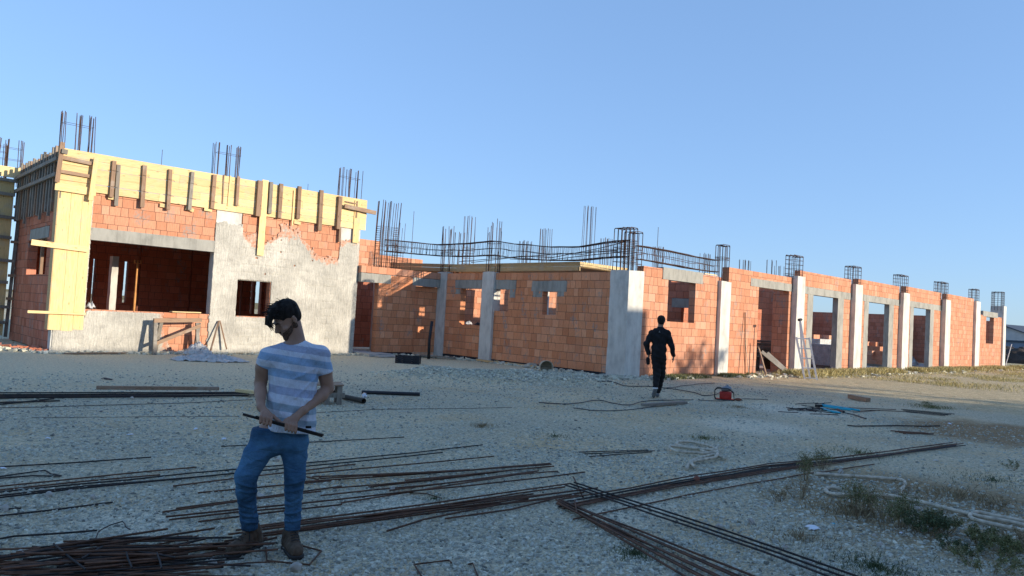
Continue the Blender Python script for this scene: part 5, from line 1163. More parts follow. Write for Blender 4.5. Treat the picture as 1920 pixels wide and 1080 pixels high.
# hoses
M['hose'] = simple('cream_ribbed_hose', (.52, .46, .35), .8, .38, 14, .5, .006)
cord([(1287, 889), (1291, 880), (1297, 872), (1312, 866), (1330, 861), (1342, 858), (1344, 850), (1334, 843), (1318, 838), (1300, 833), (1282, 832), (1268, 836), (1278, 842), (1300, 846), (1324, 856), (1345, 862), (1360, 868)], .019, 'knotted cream hose lying alone on the gravel, upper loop', mat='hose', name='hose', cat='hose')
cord([(1303, 888), (1296, 881), (1300, 876), (1322, 871), (1342, 866), (1343, 857), (1322, 860), (1295, 858), (1270, 857), (1256, 850), (1258, 845), (1280, 847), (1310, 851), (1338, 853), (1345, 846)], .019, 'knotted cream hose lying alone on the gravel, lower loop', mat='hose', name='hose', cat='hose', lift=.02)
cord([(1527, 897), (1560, 899), (1620, 902), (1670, 905), (1692, 908), (1696, 916), (1690, 928), (1698, 936), (1718, 938)], .020, 'pale hose ending in a bend behind the weeds', mat='hose', name='hose', cat='hose')
cord([(1575, 924), (1555, 922), (1548, 927), (1560, 934), (1600, 936), (1660, 935), (1720, 947), (1780, 961), (1830, 972), (1880, 981), (1925, 990)], .019, 'long pale hose running through the weeds to the right edge', mat='hose', name='hose', cat='hose')
cord([(1925, 1003), (1880, 993), (1840, 984), (1822, 978), (1820, 970), (1835, 966), (1870, 973), (1925, 983)], .019, 'pale hose loop at the right edge behind the weeds', mat='hose', name='hose', cat='hose')
# ---------------------------------------------------------------- ladder
g0 = G(1519, 712); LD = empty('ladder', (g0.x, g0.y, 0)); tag(LD, 'white aluminium folding ladder leaning open against a concrete column', 'ladder')
M['alu'] = simple('white_aluminium', (.72, .72, .70), .5, .1, 10)
def wp(px, py, dist=0.0):
    d = ray(px, py); h = math.hypot(g0.x, g0.y) + dist; f = h / ((d[0] * g0.x + d[1] * g0.y) / math.hypot(g0.x, g0.y)); return Vector((d[0] * f - g0.x, d[1] * f - g0.y, HC + d[2] * f))
rails = [((1509, 712), (1493, 632), 0), ((1532, 710), (1517, 633), 0), ((1519, 712), (1500, 600), .25), ((1506, 700), (1500, 600), .7)]
R3 = []
for (a, b, dd) in rails:
    A_, B_ = wp(*a, dd), wp(*b, dd); 
    if dd < .6: A_.z = 0.01
    R3.append((A_, B_)); m = MB(); m.beam(A_, B_, .05, .07); m.build('rail', M['alu'], LD)
for k in range(5):
    f = .03 + k * .235; m = MB(); m.tube([R3[0][0].lerp(R3[0][1], f), R3[1][0].lerp(R3[1][1], f)], .022, 8); m.build('rung', M['alu'], LD)
m = MB(); m.tube([R3[2][1] + Vector((-.1, 0, 0)), R3[2][1] + Vector((.1, 0, .02))], .05, 8); m.build('hinge', M['pvc'], LD)
# ---------------------------------------------------------------- pallet stand, trestle, crate, bucket, tarp ...
def boxes(name, parent, mat, L):
    m = MB(); [m.beam(*a) for a in L]; return m.build(name, M[mat], parent)
g0 = G(622, 757); PL = empty('pallet_stand', (g0.x, g0.y, gzf(g0.x, g0.y)), math.radians(-24)); tag(PL, 'small rough timber bench stand partly hidden by the man', 'stand')
for k in range(4): boxes('top_slat', PL, 'old_x', [((-.50, -.17 + k * .13, .33), (.16, -.17 + k * .13, .335), .115, .022)])
for x in (-.42, -.1, .10):
    for y in (-.16, .2): boxes('leg', PL, 'grey_wood', [((x, y, 0), (x, y, .32), .10, .08, (1, 0, 0))])
for y in (-.16, .2): boxes('rail', PL, 'grey_wood', [((-.50, y, .16), (.19, y, .16), .05, .08)])
g0 = G(345, 671); TR = empty('trestle', (g0.x, 22.25, 0), math.radians(3)); tag(TR, 'rough timber trestle with a diagonal brace in front of the bare brick patch', 'trestle'); TR.location.x = 8.02; TR.location.y = 22.82
boxes('top_beam', TR, 'old_x', [((-.74, 0, .98), (.66, 0, 1.04), .10, .12)])
boxes('brace', TR, 'old_x', [((-.68, -.06, .30), (.62, -.06, .88), .04, .10)])
for (x, y, l) in ((-.72, -.18, .0), (-.55, .25, .0), (.56, -.16, 0), (.62, .22, 0)): boxes('leg', TR, 'grey_wood', [((x, y, 0), (x * .95, 0, .95), .07, .10, (1, 0, 0))])
g0 = G(765, 682); CR = empty('crate', (g0.x, g0.y, .0), math.radians(-42)); tag(CR, 'black slatted plastic crate on the ground before the recess', 'crate')
m = MB(); Lx, Ly, Hh = .36, .24, .26
for sx in (-1, 1):
    for k in range(4): m.box(sx * Lx - .008, sx * Lx + .008, -Ly, Ly, .01 + k * .066, .055 + k * .066)
    for k in range(4): m.box(-Lx, Lx, sx * Ly - .008, sx * Ly + .008, .01 + k * .066, .055 + k * .066)
for sx in (-1, 1):
    for sy in (-1, 1): m.box(sx * Lx - .02, sx * Lx + .02, sy * Ly - .02, sy * Ly + .02, 0, Hh + .01)
for k in range(5): m.box(-Lx + .15 * k, -Lx + .15 * k + .03, -Ly - .006, Ly + .006, .002, .25) if k in (1, 3) else m.box(-Lx, Lx, -Ly + .1 * k, -Ly + .1 * k + .06, 0, .012)
m.build('body', M['pvc'], CR)
g0 = G(1020, 698); BK = empty('bucket', (g0.x, g0.y, .20), 0); tag(BK, 'cream plastic bucket tipped on its side at the foot of the shaded wall', 'bucket')
BK.rotation_euler = (math.radians(93), 0, math.radians(-35)); M['cream'] = simple('cream_plastic', (.50, .44, .33), .6, .25, 7)
m = MB(); n = 20
for (ra, rb, za, zb) in ((.165, .205, 0, .38), (.198, .158, .38, .01)):
    P = [(r_ * math.cos(6.2832 * k / n), r_ * math.sin(6.2832 * k / n), z_) for (r_, z_) in ((ra, za), (rb, zb)) for k in range(n)]
    m.add(P, [(k, (k + 1) % n, n + (k + 1) % n, n + k) for k in range(n)])
m.add([(.162 * math.cos(6.2832 * k / n), .162 * math.sin(6.2832 * k / n), .005) for k in range(n)], [tuple(range(n))]); m.tube([(.205 * math.cos(6.2832 * k / n), .205 * math.sin(6.2832 * k / n), .38) for k in range(n + 1)], .009, 6); m.build('shell', M['cream'], BK)
m = MB(); m.tube([(.21 * math.cos(a), .21 * math.sin(a) * .2 - .0, .36 + .16 * math.sin(a)) for a in [k * math.pi / 10 for k in range(11)]], .004, 5); m.build('handle', M['rebar_dark'], BK)
# crumpled sheets
t = NT('dusty_plastic_sheet', .45, .5); n_ = t.noise(5, 5); M['sheet'] = t.done(t.ramp(n_, [(.3, (.46, .455, .44)), (.7, (.70, .69, .66))]), t.bump(t.noise(9, 5, dist=1.5), .9, .08)); M['sheet'].node_tree.nodes['Principled BSDF'].inputs['Alpha'].default_value = 1
def crumple(cx, cy, lx, ly, hgt, label, mat, name='plastic_sheet', cat='sheet', rz=0, seed=0, z0=None, step=.03, freq=5):
    rg = np.random.RandomState(seed); nx = max(6, int(lx / step)); ny = max(6, int(ly / step)); X, Y = np.meshgrid(np.linspace(-1, 1, nx), np.linspace(-1, 1, ny))
    edge = 1 - np.sqrt(X ** 2 + Y ** 2) * (.80 + .5 * fbm(np.arctan2(Y, X) * 1.2 + seed, X * 0 + seed, 1.6, 3)); ridg = 1 - np.abs(fbm(X * lx + seed * 3, Y * ly, freq, 4) - .5) * 4
    Zz = np.clip(edge, 0, 1) ** .6 * hgt * (.25 + .9 * np.clip(ridg, 0, 1)) ; ok = edge > -.02
    dx = (fbm(X * 3 + seed, Y * 3, 2, 2) - .5) * .1; wx = (X + dx) * lx / 2; wy = (Y + dx) * ly / 2
    ca, sa_ = math.cos(rz), math.sin(rz); xx = wx * ca - wy * sa_; yy = wx * sa_ + wy * ca
    zg = gz(xx + cx, yy + cy) if z0 is None else 0 * xx + z0
    I = np.arange(nx * ny).reshape(ny, nx); c = ok[:-1, :-1] & ok[1:, :-1] & ok[:-1, 1:] & ok[1:, 1:]
    F = np.stack([I[:-1, :-1][c], I[:-1, 1:][c], I[1:, 1:][c], I[1:, :-1][c]], 1); used = np.unique(F); mp = -np.ones(nx * ny, int); mp[used] = np.arange(len(used))
    V = np.stack([xx.ravel(), yy.ravel(), (Zz + zg + .006 - (z0 or 0)).ravel()], 1)[used]
    o = obj_np(name, V, mp[F], M[mat], smooth=True); o.location = (cx, cy, z0 or 0); md = o.modifiers.new('s', 'SOLIDIFY'); md.thickness = .004; md.offset = 1; tag(o, label, cat); return o
a = G(400, 682); crumple(a.x + .25, a.y + .9, 2.1, 1.2, .22, 'crumpled dusty plastic sheet heaped beside the trestle', 'sheet', rz=-.5, seed=4)
a = G(372, 668); crumple(8.35, 22.1, .9, .7, .42, 'taller grey bunch of plastic sheet between the trestle legs', 'sheet', seed=6)
crumple(17.75, 17.6, .9, .5, .16, 'pink and white torn sack lying at the foot of the shaded wall', 'cream', 'sack', 'sack', seed=7); crumple(17.70, 19.3, .5, .35, .10, 'yellow sheet scrap beside the middle shaded column', 'pine_x', 'sheet_scrap', 'scrap', seed=8)
crumple(18.05, 21.35, .35, .3, .16, 'white crumpled bag on the left window sill of the shaded wall', 'sheet', 'bag', 'bag', seed=9, z0=1.275, step=.02); crumple(18.05, 20.75, .5, .28, .13, 'black crumpled bag on the window sill beside the column', 'pvc', 'bag', 'bag', seed=10, z0=1.275, step=.02)
def litter(px, py, s_, label, mat='paper', seed=0, h=.03): a = G(px, py); crumple(a.x, a.y, s_, s_ * .7, h, label, mat, 'litter', 'litter', seed=seed, step=s_ / 9, rz=seed)
M['paper'] = simple('white_plastic_scrap', (.72, .75, .80), .5, .1, 8)
for k, (px, py, s_, lb) in enumerate([(1522, 993, .17, 'white plastic scrap on the gravel left of the weeds'), (1883, 1052, .10, 'white paper scrap near the lower right corner'), (243, 818, .10, 'white scrap on the open ground left of the man'), (367, 808, .09, 'small white box scrap nearest to the man on his left'), (1748, 1000, .07, 'small white scrap inside the weeds'), (1690, 1004, .05, 'tiny white scrap at the left of the dark weed'), (420, 827, .10, 'flat pale scrap just left of the jeans'), (5, 884, .08, 'white scrap at the left edge'), (1755, 865, .09, 'white scrap on the bare earth at the right'), (1780, 795, .12, 'grey scrap on the dark earth at the far right'), (90, 827, .08, 'pale scrap on the open ground far left'), (120, 660, .5, 'pale rubbish at the corner of the tall building')]): litter(px, py, s_, lb, seed=k + 20)
a = G(683, 746); BT = empty('bottle', (a.x, a.y, .05), 1.1); BT.rotation_euler = (0, math.radians(88), 1.0); tag(BT, 'clear crushed plastic bottle between the two dark pipes', 'bottle')
t = NT('clear_plastic', .15, .5); t.b.inputs['Transmission Weight'].default_value = .6; M['clear'] = t.done((.85, .88, .92)); m = MB(); m.tube([(0, 0, -.13), (0, 0, -.12), (0, .005, 0), (.005, 0, .08), (0, 0, .12), (0, 0, .15)], [.02, .045, .04, .045, .016, .015], 12); m.build('bottle_body', M['clear'], BT, smooth=True); m = MB(); m.tube([(0, 0, .15), (0, 0, .165)], .018, 10); m.build('cap', M['paper'], BT)
a = G(1568, 988)
litter(1563, 985, .06, 'small turquoise scrap at the edge of the weeds', 'blue', 41); a = G(200, 713); crumple(a.x, a.y, .30, .12, .05, 'black rag lying on the trodden ground before the tall building', 'pvc', 'rag', 'rag', seed=42, rz=-.8)
# stones one can tell apart
M['pale_stone'] = simple('pale_stone', (.42, .39, .34), .9, .25, 9, .5, .01)
def stone(px, py, r_, label, mat='pale_stone', seed=0, group=None):
    a = G(px, py); rg = np.random.RandomState(seed); s = SDF((-r_ * 1.6,) * 3, (r_ * 1.6,) * 3, r_ / 7); 
    for k in range(4): s.ell(rg.normal(0, r_ * .25, 3), r_ * rg.uniform(.6, .95, 3), r_ * .15)
    for k in range(5): n_ = rg.normal(size=3); n_ /= np.linalg.norm(n_); s.plane(n_ * r_ * rg.uniform(.62, .85), n_)
    o = s.build('stone', M[mat], None); o.location = (a.x, a.y, gzf(a.x, a.y) + r_ * .5); tag(o, label, 'stone', group)
stone(555, 1068, .040, 'pale angular stone in front of the right boot', seed=1); stone(130, 930, .026, 'pale stone between the thin bars at the left', seed=2); stone(1576, 888, .035, 'pinkish stone resting by the long right bundle', seed=3); stone(247, 748, .035, 'pinkish stone beside the far bundle of bars', seed=4); stone(1305, 908, .04, 'dark reddish lump above the long right bundle', 'rustred', 5); stone(1650, 1023, .025, 'yellowish pebble below the weeds', seed=6); stone(400, 1060, .03, 'pale stone at the bottom edge beside the left boot', seed=7)
for k in range(26):
    px, py = rr.uniform(0, 1900), rr.uniform(860, 1075); stone(px, py, rr.uniform(.018, .034), 'small pale stone lying loose among the gravel', seed=60 + k, group='loose pale stones in the gravel')
# rubble along wall feet
def rubble(poly, n, smin, smax, label, mat, seed, name='rubble'):
    rg = np.random.RandomState(seed); t_ = rg.rand(n) * (len(poly) - 1); i = np.minimum(t_.astype(int), len(poly) - 2); f = (t_ - i)[:, None]; A = np.array([[*p[:2], p[2]] for p in poly]); C = A[i] * (1 - f) + A[i + 1] * f
    x = C[:, 0] + rg.normal(0, 1, n) * C[:, 2] * .5; y = C[:, 1] + rg.normal(0, 1, n) * C[:, 2] * .5; s_ = smin + (smax - smin) * rg.rand(n) ** 2.5
    base = np.array([[-1, -1, -1], [1, -1, -1], [1, 1, -1], [-1, 1, -1], [-1, -1, 1], [1, -1, 1], [1, 1, 1], [-1, 1, 1]], float); V = base[None] * (1 + (rg.rand(n, 8, 3) - .5) * .8) * (s_[:, None] * np.stack([.6 + .7 * rg.rand(n), .5 + .5 * rg.rand(n), .3 + .4 * rg.rand(n)], 1))[:, None, :]
    a_ = rg.rand(n) * 6.28; ca, sa_ = np.cos(a_)[:, None], np.sin(a_)[:, None]; P = np.stack([V[..., 0] * ca - V[..., 1] * sa_ + x[:, None], V[..., 0] * sa_ + V[..., 1] * ca + y[:, None], V[..., 2] + (gz(x, y) + s_ * .3)[:, None] + V[..., 0] * ((rg.rand(n) - .5) * .8)[:, None]], -1).reshape(-1, 3)
    f6 = np.array([[0, 3, 2, 1], [4, 5, 6, 7], [0, 1, 5, 4], [1, 2, 6, 5], [2, 3, 7, 6], [3, 0, 4, 7]]); F = (f6[None] + (np.arange(n) * 8)[:, None, None]).reshape(-1, 4)
    o = obj_np(name, P, F, mat, tint=np.repeat(np.clip(rg.normal(.6, .25, n), 0, 1), 6)); tag(o, label, None, None, 'stuff'); return o
rubble([(16.2, 16.4, .2), (17.0, 14.8, .35), (17.5, 13.9, .5), (18.6, 13.4, .35), (21.5, 13.4, .15)], 1100, .015, .09, 'pale mortar rubble strewn at the foot of the corner column', M['stone'], 1)
rubble([(14.5, 22.6, .25), (16.3, 22.3, .35), (17.6, 21.9, .3), (17.6, 17.0, .15), (17.5, 15.0, .15)], 1300, .015, .08, 'broken mortar and earth along the shaded wall foot', M['stone'], 2)
rubble([(3.0, 25.5, .5), (4.2, 24.0, .35), (4.8, 22.9, .2), (6.5, 22.85, .15), (9.5, 22.9, .25), (14.2, 22.8, .2)], 1500, .01, .08, 'crumbs of mortar along the foot of the tall building', M['stone'], 3)
rubble([(23, 13.0, .5), (33, 12.7, .7), (45, 12.7, .8), (60, 13.0, .8)], 900, .02, .09, 'scattered crumbs along the sunlit front', M['stone'], 4)
rubble([(3.0, 26, .5), (4.4, 24.4, .3), (4.6, 23.4, .15)], 260, .03, .13, 'broken orange block pieces at the west corner', M['brick_red'], 5)
# post, boards at the recess
m = MB(); m.tube([(0, 0, 0), (-.02, 0, .7), (.05, 0, 1.35)], .055, 10); m.build('pipe', M['pvc'], smooth=True, off=None); o = bpy.context.scene.objects[-1] if False else None
rubble([(_ha[0] - .3, _ha[1] + .2, 1.0), (*((_ha + _hb) / 2), 1.3), (_hb[0] + .3, _hb[1] - .2, 1.0)], 9000, .008, .032, 'heap of grey gravel before the shaded wall', M['stone'], 6, 'gravel_heap')
rubble([(3, 12, 4), (9, 15, 5), (15, 12, 4), (20, 9, 3)], 4200, .005, .017, 'darker crumbs strewn over the trodden middle of the yard', M['stone_dark'], 7, 'gravel')
o = [q for q in COL.objects if q.name.startswith('pipe')][-1]; o.location = (16.15, 21.2, 0); tag(o, 'black flexible pipe standing upright before the recess wall', 'pipe')
def board(a, b, wd, th, label, mat, cat='board', name='board', up=(0, 0, 1)):
    m = MB(); m.beam((0, 0, 0), Vector(b) - Vector(a), wd, th, up, tint=.6); q = m.build(name, M[mat]); q.location = a; tag(q, label, cat); return q
board((16.2, 22.1, .06), (17.3, 21.1, .05), .22, .04, 'grey board lying on rubble behind the upright black pipe', 'grey_wood')
board((17.62, 18.7, .06), (17.55, 16.3, .05), .10, .05, 'yellow batten lying along the foot of the shaded wall', 'pine_y'); board((17.5, 20.1, .06), (17.48, 19.2, .05), .12, .06, 'short yellow board at the foot of the middle shaded column', 'pine_y')
board((9.0, 22.85, .02), (9.32, 23.12, 1.03), .05, .03, 'thin dark lath leaning on the rendered wall, sloping right', 'old_z'); board((9.56, 22.95, .15), (9.35, 23.12, 1.04), .05, .03, 'reddish lath leaning on the rendered wall, sloping left', 'old_z')
board((7.9, fy + .05, 1.25), (8.75, fy + .05, 1.26), .28, .03, 'yellow board resting on the sill of the large opening', 'pine_x'); board((5.0, 22.5, .03), (6.6, 22.75, .04), .09, .03, 'long thin lath lying along the foot of the rendered wall', 'old_x')
board((24.75, 13.62, .1), (24.87, 13.79, 2.3), .03, .03, 'dark rusty rod leaning on the sunlit brick panel', 'rebar', 'rod', 'rod'); 
m = MB(); m.tube([(0, 0, 1.5), (.04, -.05, .9), (.18, -.08, .3), (.2, -.1, .0)], .014, 6); q = m.build('cable', M['hose']); q.location = (24.95, 13.80, .04); tag(q, 'cream cable hanging down the sunlit brick panel', 'cable')
crumple(5.75, fy + .12, .28, .22, .24, 'shiny foil bag on the sill at the left end of the large opening', 'sheet', 'bag', 'bag', seed=50, z0=1.225, step=.02)
# timber stack inside the door opening
ST = empty('timber_stack', (29.3, 15.3, .05)); tag(ST, 'stack of weathered boards piled inside the first doorway', 'timber stack')
for k in range(13): 
    m = MB(); z = .55 + k * .055; m.beam((-1.1 + rr.uniform(-.2, .1), rr.uniform(-.1, .1), z), (.75 + rr.uniform(-.1, .3), rr.uniform(-.1, .1), z + rr.uniform(-.02, .02)), .5, .04, tint=rr.random()); m.build('board', M['grey_wood'], ST)
for x in (-.8, .5): m = MB(); m.beam((x, 0, 0), (x, 0, .53), .4, .2, (1, 0, 0)); m.build('support', M['pvc_dirty'], ST)
for k, (a, b, lb) in enumerate([((26.3, 13.6, .02), (26.95, 14.3, 1.0), 'weathered board leaning in the first doorway, leftmost'), ((27.75, 13.4, .02), (27.0, 14.2, .85), 'grey board leaning in the first doorway, middle'), ((28.1, 13.5, .02), (27.65, 14.3, .8), 'dark board leaning in the first doorway, rightmost')]): board(a, b, .16, .03, lb, 'grey_wood' if k else 'old_z', up=(0, 1, 0))
board((31.1, 12.8, .06), (33.1, 12.9, .06), .35, .09, 'concrete block step lying before the second doorway', 'slab', 'block', 'concrete_block')
# pallets of blocks inside the hall
def block_pallet(x, y, nx, ny, nz, label, wrap=True, seed=0, mess=0):
    e_ = empty('block_pallet', (x, y, .06), rr.uniform(-.1, .1)); tag(e_, label, 'pallet'); q = random.Random(seed); m = MB(); m.box(-.6, .6, -.5, .5, .02, .12); m.build('pallet', M['grey_wood'], e_); m = MB()
    for k in range(nz):
        for i in range(nx):
            for j in range(ny):
                if k >= nz - mess and q.random() < .5: continue
                a, b = -.6 + 1.2 * i / nx, -.5 + 1.0 * j / ny; m.box(a + .004, a + 1.2 / nx - .004, b + .004, b + 1.0 / ny - .004, .125 + k * .24, .125 + k * .24 + .235, q.random())
    m.build('blocks', M['brick'], e_)
    if wrap: m = MB(); m.box(-.62, .62, -.52, .52, .13, .135 + (nz - mess) * .24 + .02); m.build('wrapping', M['sheet'], e_)
block_pallet(37.2, 16.6, 4, 3, 6, 'pallet of orange blocks wrapped in pale plastic, tallest inside the hall', True, 1, 1); block_pallet(39.2, 16.6, 4, 3, 5, 'wrapped pallet of blocks beside the tallest pallet', True, 2); block_pallet(35.6, 15.5, 4, 3, 4, 'low wrapped pallet of blocks nearest the second doorway', True, 5)
block_pallet(44.3, 16.4, 4, 3, 5, 'unwrapped broken pile of blocks seen through the third doorway', False, 3, 3); block_pallet(43.0, 15.6, 4, 3, 3, 'low unwrapped pile of blocks before the third doorway pile', False, 4, 2); crumple(54.2 - 6, 15.9, 1.6, 1.4, .7, 'crumpled sheet and rubble seen through the last doorway', 'sheet', seed=51, z0=.06, step=.08)
# ---------------------------------------------------------------- plants
M['grassg'] = leafmat('dry_grass', (.22, .19, .07), (.46, .38, .15), (.60, .50, .26)); M['weedg'] = leafmat('green_weed', (.07, .085, .03), (.17, .18, .07), (.30, .27, .12)); M['weedd'] = leafmat('dark_weed', (.035, .055, .025), (.075, .105, .045), (.13, .15, .07)); M['straw'] = leafmat('dry_weed', (.16, .12, .07), (.30, .23, .13), (.42, .34, .20))
def blades(name, x, y, hgt, seed, mat, wd=.006, lean=.35):
    rg = np.random.RandomState(seed); n = len(x); a = rg.rand(n) * 6.28; h = hgt * rg.uniform(.45, 1.1, n); L = lean * h * rg.rand(n); w2 = wd * rg.uniform(.6, 1.4, n); z = gz(x, y)
    px, py = np.cos(a + 1.57) * w2, np.sin(a + 1.57) * w2; lx, ly = np.cos(a) * L, np.sin(a) * L
    V = np.stack([np.stack([x - px, y - py, z], 1), np.stack([x + px, y + py, z], 1), np.stack([x + px * .6 + lx * .4, y + py * .6 + ly * .4, z + h * .6], 1), np.stack([x + lx, y + ly, z + h], 1)], 1).reshape(-1, 3)
    return obj_np(name, V, np.arange(4 * n).reshape(-1, 4), mat, tint=np.clip(rg.normal(.5, .28, n), 0, 1))
rg = np.random.RandomState(5)
def strip(n, x0, x1, yc, sd, clump, seed):
    r_ = np.random.RandomState(seed); x = x0 + (x1 - x0) * r_.rand(n); y = yc + sd * r_.normal(size=n); k = fbm(x * 1.0, y, clump, 3) + .12 * r_.rand(n) > .55; return x[k], y[k]
x, y = strip(46000, 25.0, 64, 13.15, .42, .6, 1); k = y < 13.66; q = blades('grass', x[k], y[k], .26 , 1, M['grassg'], .006, .7); tag(q, 'dry yellow green grass along the foot of the sunlit front', None, None, 'stuff')
x, y = strip(9000, 19.0, 25.0, 13.45, .16, .9, 2); k = y < 13.72; q = blades('grass', x[k], y[k], .14, 2, M['weedg'], .010); tag(q, 'low green grass at the foot of the first sunlit panel', None, None, 'stuff')
x, y = strip(26000, 30, 75, 9.6, 1.5, .45, 3); q = blades('grass', x, y, .12, 3, M['grassg'], .007, .9); tag(q, 'patchy dry grass on the sunlit earth at the right', None, None, 'stuff')
def patch(px, py, rad, n, hgt, mat, seed, label, wd=.0022):
    a = G(px, py); n = int(n * .6); r_ = np.random.RandomState(seed); rr2 = rad * np.abs(r_.normal(0, .5, n)); th = r_.rand(n) * 6.28; q = blades('grass', a.x + rr2 * np.cos(th), a.y + rr2 * np.sin(th), hgt, seed, M[mat], wd, .9); tag(q, label, None, None, 'stuff')
for k, (px, py, rad, n, h, mt, lb) in enumerate([(1190, 1037, .24, 900, .035, 'weedd', 'low dark grass patch beside the rust brown bundle'), (1640, 1062, .45, 1800, .04, 'weedd', 'low dark grass patch at the bottom right'), (1320, 822, .35, 500, .05, 'weedg', 'flat grass patch behind the knotted hose'), (905, 803, .22, 260, .07, 'straw', 'dry tuft on the open ground'), (1385, 765, .4, 400, .05, 'straw', 'dry grass before the red motor unit'), (1040, 822, .4, 300, .04, 'weedd', 'faint grass before the wavy cable'), (815, 935, .16, 260, .03, 'weedd', 'small green tuft inside the middle bundle'), (1750, 765, .7, 900, .08, 'weedg', 'grass patch at the edge of the shade'), (1610, 850, .6, 700, .05, 'weedg', 'thin grass behind the long right bundle'), (1860, 900, .9, 1200, .035, 'weedd', 'thin grass on the bare earth at the right'), (1800, 935, .7, 900, .08, 'straw', 'dry stalks on the brown earth'), (1500, 1010, .5, 700, .05, 'straw', 'dry litter of stalks left of the weeds'), (1600, 965, .5, 900, .09, 'straw', 'dry stalks under the weeds')]): patch(px, py, rad, n, h, mt, 100 + k, lb)
def weed(px, py, h, spread, nst, nleaf, mat, label, seed, stem='straw', leaf=.010):
    a = G(px, py); r_ = np.random.RandomState(seed); q = random.Random(seed); e_ = empty('weed_plant', (a.x, a.y, gzf(a.x, a.y)), label=label, cat='weed')
    m = MB(); C = []
    for k in range(nst):
        an = q.uniform(0, 6.28); L = spread * q.uniform(.1, 1); hh = h * q.uniform(.55, 1.05) * (1 - .35 * L / spread); b = Vector((math.cos(an) * L * .45, math.sin(an) * L * .45, 0)); tp = Vector((math.cos(an) * L, math.sin(an) * L, hh)); md = b.lerp(tp, .5) + Vector((q.gauss(0, .02), q.gauss(0, .02), hh * .1))
        m.tube([b, md, tp], [.0035, .0025, .001], 4, q.random()); 
        for j in range(3): f = q.uniform(.35, 1); p = (b.lerp(md, f * 2) if f < .5 else md.lerp(tp, f * 2 - 1)); p2 = p + Vector((q.gauss(0, .05), q.gauss(0, .05), q.uniform(.02, .09))) * (h / .35); m.tube([p, p2], [.002, .0008], 3, q.random()); C += [p, p2, p.lerp(p2, .5)]
        C += [tp, md.lerp(tp, .5)]
    m.build('stem', M[stem], e_); cs = np.array([list(c) for c in C]); nleaf = int(nleaf * 1.9); P = cs[r_.randint(0, len(cs), nleaf)] + r_.normal(0, h * .055, (nleaf, 3)); P[:, 2] = np.abs(P[:, 2])
    V, F = quads(P, leaf * r_.uniform(.4, 1.2, nleaf), r_, aspect=.45); obj_np('foliage', V, F, M[mat], e_, tint=np.clip(r_.normal(.5, .28, nleaf), 0, 1))
for k, a in enumerate([(1510, 905, .34, .13, 14, 500, 'weedg', 'tall thin weed rising through the long right bundle', 'straw'), (1540, 880, .24, .22, 16, 500, 'weedg', 'low spreading weed behind the long right bundle'), (1500, 935, .22, .16, 12, 250, 'straw', 'dry weed tuft left of the hose end'), (1460, 940, .12, .2, 10, 200, 'straw', 'leftmost low dry weed near the long bundle'), (1610, 965, .34, .20, 20, 900, 'weedg', 'upright green weed left of the darkest one'), (1650, 975, .26, .24, 18, 700, 'straw', 'dry brown weed in front of the hoses'), (1690, 990, .30, .26, 22, 1500, 'weedg', 'bushy green weed in the middle of the clump'), (1735, 1003, .22, .22, 24, 2200, 'weedd', 'darkest and densest weed of the clump'), (1772, 1000, .15, .2, 16, 900, 'weedg', 'green weed behind the darkest one'), (1835, 1018, .14, .24, 22, 1300, 'weedg', 'green weed right of the darkest one'), (1880, 1040, .16, .28, 22, 1500, 'weedg', 'wide weed near the right edge'), (1915, 1030, .15, .25, 18, 900, 'straw', 'dry weed at the right edge'), (1850, 1068, .16, .3, 20, 900, 'weedg', 'low weed at the lower right edge'), (1800, 1035, .12, .3, 18, 800, 'weedd', 'flat dark weed below the clump'), (1860, 955, .16, .2, 10, 300, 'straw', 'small dry weed behind the hose loop'), (1895, 880, .16, .14, 8, 200, 'weedg', 'lone green sprig on the bare earth'), (1735, 762, .16, .25, 10, 300, 'weedg', 'lone weed at the shade edge'), (1690, 938, .20, .1, 6, 120, 'straw', 'thin dry stalk beside the hose bend')]):
    weed(*a[:8], 300 + k, *(a[8:] or ()))
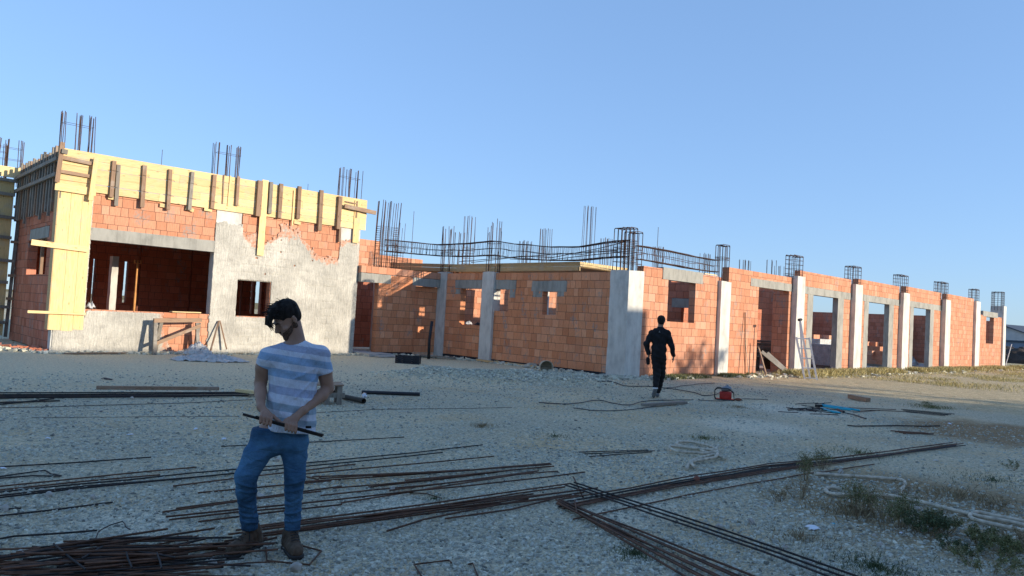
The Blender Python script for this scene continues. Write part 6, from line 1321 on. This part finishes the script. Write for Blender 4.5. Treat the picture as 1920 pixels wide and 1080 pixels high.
# ---------------------------------------------------------------- far things at the right edge and the horizon
def far(px, dist, z=0):
    d = ray(px, 640); n = math.hypot(d[0], d[1]); return Vector((d[0] / n * dist, d[1] / n * dist, z))
a = far(1897, 230); HS = empty('house', tuple(a), math.radians(-14)); tag(HS, 'distant house with a dark pitched roof at the right edge', 'house')
M['far_roof'] = simple('dark_roof', (.07, .09, .12), .8, .2, 1); M['far_wall'] = simple('pale_wall', (.50, .50, .50), .9, .1, 1); M['far_shed'] = simple('blue_grey_shed', (.22, .26, .33), .9, .15, .5)
m = MB(); m.box(-5, 5, -8, 8, 0, 3.9); m.add([(-5, -8, 3.9), (-5, 8, 3.9), (-5, 0, 6.3), (5, -8, 3.9), (5, 8, 3.9), (5, 0, 6.3)], [(0, 2, 1), (3, 4, 5)]); m.build('wall', M['far_wall'], HS)
m = MB(); 
for s_ in (-1, 1): m.beam((0, s_ * 8.8, 3.75), (0, 0, 6.6), 11.4, .25, (1, 0, 0)) if False else m.add([(-5.6, s_ * 8.8, 3.6), (5.6, s_ * 8.8, 3.6), (5.6, 0, 6.5), (-5.6, 0, 6.5), (-5.6, s_ * 8.8, 3.85), (5.6, s_ * 8.8, 3.85), (5.6, 0, 6.75), (-5.6, 0, 6.75)], [(0, 1, 2, 3), (7, 6, 5, 4), (0, 4, 5, 1), (3, 2, 6, 7), (0, 3, 7, 4), (1, 5, 6, 2)])
m.build('roof', M['far_roof'], HS)
for y in (-4, 3): m = MB(); m.box(-5.06, -4.9, y, y + 1.4, 1.2, 2.6); m.build('window', M['far_roof'], HS)
a = far(1912, 190); SH = empty('shed', tuple(a), math.radians(-10)); tag(SH, 'long low blue grey shed in front of the distant house', 'shed'); m = MB(); m.box(-3, 3, -13, 12, 0, 2.3); m.build('wall', M['far_shed'], SH); m = MB(); m.box(-3.4, 3.4, -13.4, 12.4, 2.32, 2.6); m.build('roof', M['far_roof'], SH)
a = far(1905, 84); s = SDF((-6, -7, -.5), (6, 7, 2.2), .22); s.ell((0, 0, 0), (4, 5.5, 1.35), .5).ell((-1, 3, 0), (3, 3, .9), .5).ell((1, -4, 0), (3, 3, 1.1), .5); s.warp(lambda x, y, z: .25 * np.sin(x * 1.9 + y) * np.sin(y * 2.3) + .12 * np.sin(x * 5 + z * 3) * np.sin(y * 6))
M['earth'] = simple('dark_dug_earth', (.055, .042, .034), .95, .4, 1.2, .8, .1); q = s.build('earth_mound', M['earth'], None); q.location = tuple(a); tag(q, 'mound of dark dug earth at the right edge behind the shell', 'earth mound')
a = far(1888, 66); m = MB(); m.tube([(0, 0, 0), (.3, -.3, 1.7)], .028, 6); q = m.build('stake', M['alu']); q.location = (a.x - .3, a.y, 0); tag(q, 'pale stake leaning beside the last column', 'stake')
for k, (px, dist, h, cr, n, lb) in enumerate([(880, 190, 13, 5, 1500, 'bare distant tree seen through the rebar above the shaded wall'), (640 + 165, 210, 11, 4, 500, 'small bare distant tree left of the other one'), (1905, 420, 7, 6, 600, 'far tree on the horizon at the right edge')]):
    a = far(px, dist); tree(a.x, a.y, h, cr, 0, n, lb, 60 + k, density=2, leaf=.16, trunk=.25)
